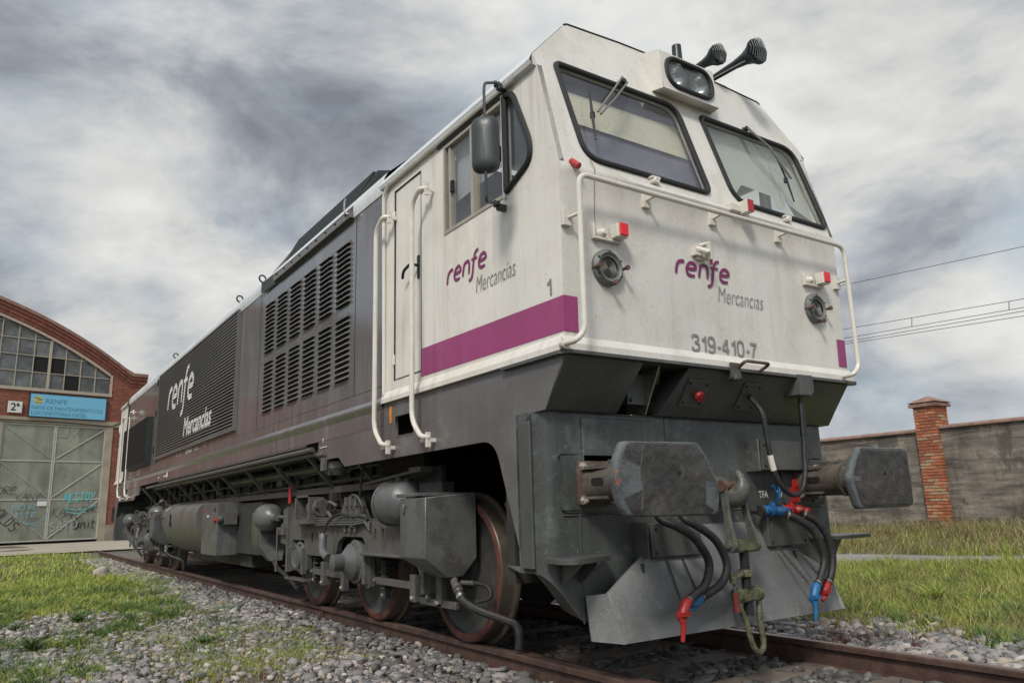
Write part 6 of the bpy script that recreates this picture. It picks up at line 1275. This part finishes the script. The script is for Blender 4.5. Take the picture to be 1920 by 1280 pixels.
# --- bogies: f maps the pattern of the front bogie on to either end
WY = (1.74, 3.21, 4.68)
def bogie(m, sg):
    def my(y): return 1.80+(y-1.74)*1.058+(0 if m is None else m)
    D = Vector((0, 1, 0)); sg = 1
    def by(b, x0, x1, y0, y1, z0, z1): a, c = sorted((my(y0), my(y1))); b.box(min(x0, x1), max(x0, x1), a, c, z0, z1)
    b = MB(); by(b, -.6, .6, 1.2, 5.3, .62, .90); by(b, -.5, .5, 2.2, 4.3, .35, .62); by(b, -1.0, 1.0, 2.3, 2.6, .6, .86); by(b, -1.0, 1.0, 3.8, 4.1, .6, .86)
    bo = b.build('bogie', 'deep', LO)
    for y in WY:
        for s in (-1, 1):
            b = MB(); x = s*.795
            b.lathe((x, my(y), .508), (s, 0, 0), [(0, .12), (0, .548), (.010, .553), (.026, .548), (.034, .520), (.045, .512), (.12, .506), (.130, .500), (.135, .492), (.137, .452), (.128, .446), (.112, .440), (.100, .42), (.088, .34), (.085, .20), (.10, .14), (.15, .13), (.16, 0)], 48)
            w_ = b.build('wheel', ['polish', 'rim', 'wheel'], bo, smooth=True, auto=38)
            for f in w_.data.polygons:
                c = f.center; r_ = math.hypot(c.y-my(y), c.z-.508); dx = abs(c.x)-.795
                f.material_index = 1 if (dx > .128 and .44 < r_ < .503) else (2 if r_ < .445 or dx < .001 else 0)
        b = MB(); b.lathe((-.8, my(y), .508), (1, 0, 0), [(0, .10), (1.6, .10)], 16); b.build('axle', 'deep', bo)
    for s in (-1, 1):
        # side frame plate with arches, pedestals and oval holes
        def ov(cy, cz, w_=.042, h=.10): return [(my(cy)+w_/2*math.cos(a)*1, cz+(h/2-w_/2)*(1 if math.sin(a) > 0 else -1)+w_/2*math.sin(a)) for a in np.linspace(0.01, 2*math.pi+.01, 17)[:-1]]
        out = [(1.90, .68), (1.90, .84), (2.1, .84), (2.9, .85), (3.02, .86), (3.12, .98), (3.18, 1.05), (3.46, 1.05), (3.52, .98), (3.60, .88), (3.9, .87), (4.42, .88), (4.5, .95), (4.86, .95), (4.92, .85), (5.25, .82), (5.25, .62), (5.0, .60), (4.98, .36), (4.86, .34), (4.86, .66), (4.50, .66), (4.50, .36), (4.42, .36), (4.40, .53), (4.34, .52), (3.72, .52), (3.66, .56), (3.62, .66), (3.50, .71), (3.08, .71), (3.02, .66), (3.01, .30), (2.93, .30), (2.92, .58), (2.0, .58), (1.98, .33), (1.90, .33)]
        o2 = [(p.x, p.y) for p in fillet([(my(a), c*1.02, 0) for a, c in out], .022, 3, True)]
        hs = [ov(2.68, .75, .05, .11), ov(2.82, .75, .035, .10), ov(4.28, .70, .05, .11), ov(4.14, .70, .035, .1), ov(3.74, .72, .03, .1), ov(3.28, .93, .035, .08), ov(3.40, .93, .035, .08)]
        sf = plate('side_frame', o2, hs, sideframe(s*1.10), .05, 'under', bo)
        sf2 = plate('inner_side_frame', o2, [], sideframe(s*1.0), .04, 'deep', bo)
        b = MB(); X_ = lambda a: (s*a)
        for a_ in ((1.0, 1.13, 2.0, 2.92, .575, .592), (1.0, 1.12, 2.0, 3.0, .869, .881), (1.04, 1.10, 1.62, 2.0, .255, .275), (1.08, 1.16, 4.40, 4.98, .27, .29)): b = MB(); by(b, s*a_[0], s*a_[1], *a_[2:]); b.build('frame_flange', 'under', bo)
        b = MB(); by(b, s*1.125, s*1.20, 2.05, 2.93, .588, .602); b.tube([(s*1.20, my(2.05), .592), (s*1.20, my(2.93), .592)], .013, 8); b.build('side_step', 'under', bo)
        for y in (3.20, 3.31, 3.42):
            for z0, z1, x1, hw in ((.99, 1.075, 1.15, .02), (.765, .825, 1.155, .022)): b = MB(); by(b, s*1.12, s*x1, y-hw, y+hw, z0, z1); b.build('frame_bracket', 'under', bo, bevel=.004, seg=1)
        for y in (1.94, 2.97, 4.46, 4.92):
            b = MB(); by(b, s*1.12, s*1.17, y-.025, y+.02, .34, .60); b.build('frame_bracket', 'under', bo, bevel=.004, seg=1)
        # axle boxes
        b = MB(); c = (s*1.02, my(3.27), .51)
        b.lathe(c, (s, 0, 0), [(0, .19), (.09, .19), (.10, .165), (.14, .155), (.17, .12), (.20, .088), (.21, .075), (.30, .072), (.305, .06), (.32, 0)], 28); ab = b.build('axle_box', 'tank', bo, smooth=True, auto=30)
        b = MB(); b.tube(catmull([(s*1.30, my(3.42), .55), (s*1.31, my(3.52), .60), (s*1.28, my(3.60), .70), (s*1.27, my(3.62), .74)], 4), [.036]*10+[.04]*3, 12); b.build('sensor_elbow', 'tank', ab, smooth=True)
        b = MB(); b.tube(catmull([(s*1.27, my(3.62), .74), (s*1.24, my(3.58), .86), (s*1.20, my(3.42), .925), (s*1.18, my(3.2), .90), (s*1.17, my(2.98), .90), (s*1.16, my(2.9), .87)], 6), .012, 8); b.tube(catmull([(s*1.16, my(2.96), 1.46), (s*1.17, my(3.02), 1.2), (s*1.17, my(3.05), 1.0), (s*1.17, my(3.02), .90)], 5), .012, 8); b.build('sensor_cable', 'hose', ab, smooth=True)
        for y, r_ in ((4.70, .165),):
            b = MB(); b.lathe((s*1.0, my(y), .50), (s, 0, 0), [(0, r_), (.10, r_), (.12, r_-.03), (.14, r_-.035), (.15, r_-.06), (.14, r_-.075), (.145, 0)], 26)
            for k in range(6): a = k*math.pi/3; b.lathe((s*1.12, my(y)+(r_-.018)*math.cos(a), .50+(r_-.018)*math.sin(a)), (s, 0, 0), [(0, .013), (.02, .013)], 6)
            b.build('axle_box', 'tank', bo, smooth=True, auto=30)
        # spring nests / dampers
        for y in (2.12, 2.78, 3.72, 4.32):
            b = MB()
            for k in range(6): b.lathe((s*1.04, my(y), .30+k*.045), (0, 0, 1), [(0, .045), (.012, .058), (.024, .045)], 12)
            b.build('spring', 'deep', bo)
        # brake cylinders and rigging
        b = MB(); c = Vector((s*1.12, my(4.20), .99)); b.lathe(c-D*.16, D, [(0, .085), (.02, .095), (.20, .095), (.24, .07), (.30, .03)], 20); b.build('brake_cylinder', 'under', bo, smooth=True, auto=30)
        b = MB(); by(b, s*1.10, s*1.24, 4.07, 4.12, .84, 1.12); by(b, s*1.10, s*1.24, 4.45, 4.50, .84, 1.12); by(b, s*1.10, s*1.24, 4.07, 4.50, 1.10, 1.12); by(b, s*1.08, s*1.25, 4.08, 4.48, .84, .88); b.lathe((s*1.19, my(4.05), 1.0), -D, [(0, .02), (.03, .015)], 8); b.build('cylinder_bracket', 'under', bo)
        b = MB()
        for z, dy in ((.865, 0), (.842, .02), (.822, .04), (.885, .05)): b.tube(fillet([(s*1.15, my(4.62-dy), z), (s*1.17, my(4.55), z), (s*1.17, my(3.05+dy*2), z+.012), (s*1.16, my(2.96), z+.03), (s*1.14, my(2.90), z-.04)], .03, 3), .009, 6)
        b.tube(catmull([(s*1.14, my(3.0), .90), (s*1.19, my(2.96), 1.0), (s*1.17, my(3.10), 1.07), (s*1.13, my(3.3), 1.09), (s*1.1, my(3.5), 1.05)], 4), .012, 6); b.tube(catmull([(s*1.14, my(3.62), 1.0), (s*1.17, my(3.74), 1.04), (s*1.15, my(3.84), .97), (s*1.13, my(3.78), .90)], 5), .016, 6)
        for y in (4.3, 3.75, 3.2): by(b, s*1.15, s*1.185, y-.012, y+.012, .81, .90)
        b.build('brake_pipes', 'under', bo, smooth=True, auto=40)
        b = MB()
        for y0, y1 in ((2.16, 2.90), (3.55, 4.36)): b = MB(); by(b, s*1.07, s*1.10, y0, y1, .345, .40); b.lathe((s*1.10, my(y1-.03), .372), (s, 0, 0), [(0, .018), (.02, .016)], 8); b.build('brake_beam', 'under', bo, bevel=.003, seg=1)
        for a_ in ((1.06, 1.13, 2.12, 2.20, .26, .46), (1.06, 1.13, 3.96, 4.03, .26, .48), (1.06, 1.12, 3.50, 3.57, .24, .40), (.96, 1.02, 2.85, 2.93, .22, .55), (.9, 1.06, 4.36, 4.42, .26, .5), (1.05, 1.09, 1.6, 2.12, .25, .30), (1.05, 1.10, 1.78, 1.86, .25, .55), (1.05, 1.10, 1.95, 2.0, .28, .58)):
            b = MB(); by(b, s*a_[0], s*a_[1], *a_[2:]); b.build('brake_hanger', 'under', bo, bevel=.004, seg=1)
            b = MB(); b.lathe((s*a_[1], my((a_[2]+a_[3])/2), a_[4]+.03), (s, 0, 0), [(0, .015), (.012, .015), (.016, .008)], 8); b.build('hanger_bolt', 'brightbolt', bo)
        b = MB()
        b.tube([(s*1.08, my(2.16), .55), (s*1.07, my(1.96), .28)], .022, 6); b.build('brake_lever', 'under', bo)
        b = MB()
        for y in (2.36, 3.84):
            b.lathe((s*.86, my(y), .50), (s, 0, 0), [(0, 0), (0, .03), (.1, .03), (.1, 0)], 8); by(b, s*.80, s*.92, y-.09, y-.03, .34, .66)
        b.build('brake_block', 'deep', bo)
        # reservoir under the sill with its top rail, sandboxes
        b = MB(); c = Vector((s*1.15, my(2.36), 1.0)); b.lathe(c-D*.28, D, [(0, .0), (.012, .05), (.05, .11), (.09, .155), (.11, .168), (.40, .168), (.43, .155), (.47, .09), (.49, 0)], 28); rs = b.build('air_reservoir', 'tank', bo, smooth=True, auto=60)
        b = MB(); b.tube([c+D*.12+Vector((0, .171*math.cos(a), 0))*0+Vector((.171*math.cos(a), 0, .171*math.sin(a))) for a in np.linspace(0, 2*math.pi, 25)[:-1]], .008, 6, closed=True); b.lathe(c-D*.28, -D, [(-.02, .035), (.01, .03), (.03, .012)], 12); b.tube([c+Vector((s*-.02, 0, .16)), c+Vector((0, 0, .21))], .03, 8); b.build('reservoir_strap', 'under', rs, smooth=True)
        b = MB(); a0, a1 = my(2.02), my(2.98); b.hexa([(s*1.10, a0, 1.225), (s*1.16, a0, 1.225), (s*1.16, a1, 1.165), (s*1.10, a1, 1.165)], [(s*1.10, a0, 1.245), (s*1.16, a0, 1.245), (s*1.16, a1, 1.185), (s*1.10, a1, 1.185)]); b.tube([(s*1.16, a0, 1.235), (s*1.16, a1, 1.175)], .014, 8); by(b, s*1.09, s*1.19, 1.92, 2.10, 1.222, 1.262); b.build('reservoir_rail', 'under', bo, bevel=.002, seg=1)
        b = MB(); by(b, s*1.0, s*1.1, 1.75, 2.1, 1.06, 1.14); by(b, s*.98, s*1.02, 1.9, 2.35, 1.06, 1.27); b.build('sandbox_bracket', 'deep', bo)
        xo, xi = s*1.365, s*.955; y0, y1 = 1.525, 1.90
        b = MB(); top = [(xo, my(y0), 1.022), (xi, my(y0), 1.055), (xi, my(y1), 1.055), (xo, my(y1), 1.022)]; mid = [(xo, my(y0), .612), (xi, my(y0), .60), (xi, my(y1), .60), (xo, my(y1), .612)]; lo = [(s*1.18, my(1.56), .475), (s*1.05, my(1.56), .475), (s*1.05, my(1.76), .475), (s*1.18, my(1.76), .475)]
        b.loft([top, mid, lo], caps=True); sb = b.build('sandbox', 'tank', bo, bevel=.005, seg=1)
        b = MB(); ya, yb = sorted((my(1.53), my(1.95))); b.box(min(xo, xi)-(.008 if s < 0 else 0), max(xo, xi)+(.008 if s > 0 else 0), ya+.10, yb, 1.034, 1.058); b.box(min(s*1.37, s*1.35), max(s*1.37, s*1.35), ya+.28, ya+.31, .96, 1.06); b.lathe((s*1.372, my(1.83), .985), (0, 0, -1), [(0, .012), (.07, .012)], 8); b.build('sandbox_lid', 'tank', sb, bevel=.003, seg=1)
        b = MB(); b.tube([(s*1.10, my(1.60), .475), (s*1.12, my(1.56), .44), (s*1.13, my(1.50), .40)], .028, 10); b.tube([(s*1.09, my(1.52), .44), (s*1.05, my(1.42), .44)], .016, 8); b.lathe((s*1.12, my(1.53), .42), Vector((0, -sg*.6, -.8)), [(0, .035), (.05, .035), (.055, .028), (.09, .028)], 12); b.build('sander_valve', 'under', sb, smooth=True, auto=40)
        b = MB(); b.tube(catmull([(s*1.13, my(1.48), .37), (s*1.12, my(1.42), .32), (s*1.07, my(1.32), .27), (s*.97, my(1.22), .22), (s*.90, my(1.16), .18), (s*.885, my(1.145), .10), (s*.885, my(1.15), .03)], 5), .028, 10); b.tube(catmull([(s*1.04, my(1.44), .44), (s*1.0, my(1.33), .42), (s*1.0, my(1.30), .35), (s*1.06, my(1.38), .32)], 5), .014, 8); b.build('sand_hose', 'hose', sb, smooth=True)
        b = MB(); b.tube([Vector((s*1.13, my(1.475), .362)), Vector((s*1.128, my(1.46), .35))], .032, 10); b.build('hose_clip', 'steel', sb)
        # inner sandbox and small round reservoir
        xo, xi = s*1.20, s*.90; y0, y1 = 5.75, 6.10
        b = MB(); b.loft([[(xo, my(y0), .965), (xi, my(y0), .98), (xi, my(y1), .98), (xo, my(y1), .965)], [(xo, my(y0), .60), (xi, my(y0), .60), (xi, my(y1), .60), (xo, my(y1), .60)], [(s*1.12, my(5.60), .42), (s*.98, my(5.60), .42), (s*.98, my(5.72), .42), (s*1.12, my(5.72), .42)]], caps=True); sb = b.build('sandbox', 'tank', bo, bevel=.004, seg=1)
        b = MB(); b.tube(catmull([(s*1.08, my(5.60), .42), (s*1.06, my(5.5), .34), (s*1.0, my(5.38), .26), (s*.9, my(5.3), .12)], 4), .024, 8); b.build('sand_hose', 'hose', sb, smooth=True)
        b = MB(); c = Vector((s*1.14, my(5.68), .91)); b.lathe(c+D*.10, -D, [(0, .13), (.03, .155), (.05, .158), (.20, .155), (.26, .13), (.31, .085), (.33, .05), (.34, .05), (.36, .05), (.38, .02)], 26); b.lathe(c-D*.28, -D, [(0, .03), (.06, .03), (.06, .045), (.09, .045)], 10); b.tube([c-D*.30, c-D*.55+Vector((s*-.05, 0, .0))], .02, 6); b.build('round_reservoir', 'tank', bo, smooth=True, auto=40)
        b = MB(); b.tube([(s*1.18, my(5.20), .78), (s*1.18, my(5.20), .42)], .010, 6); b.lathe((s*1.18, my(5.2), .42), (0, 0, -1), [(0, .02), (.09, .016)], 8); by(b, s*1.0, s*1.16, 5.05, 5.3, .72, .80); by(b, s*1.02, s*1.13, 5.02, 5.16, .82, 1.0); by(b, s*1.06, s*1.15, 4.95, 5.0, .6, 1.02); b.build('hanger_rod', 'under', bo, smooth=True, auto=30)
        b = MB()
        for k in range(14):
            y = random.uniform(3.0, 5.2); z = random.uniform(.88, 1.06); a = random.uniform(.03, .09); by(b, s*1.0, s*(1.06+random.uniform(0, .06)), y, y+a, z, z+random.uniform(.03, .09))
        b.build('bogie_fittings', 'deep', bo, bevel=.004, seg=1)
bogie(None, 1); bogie(10.59, 1)
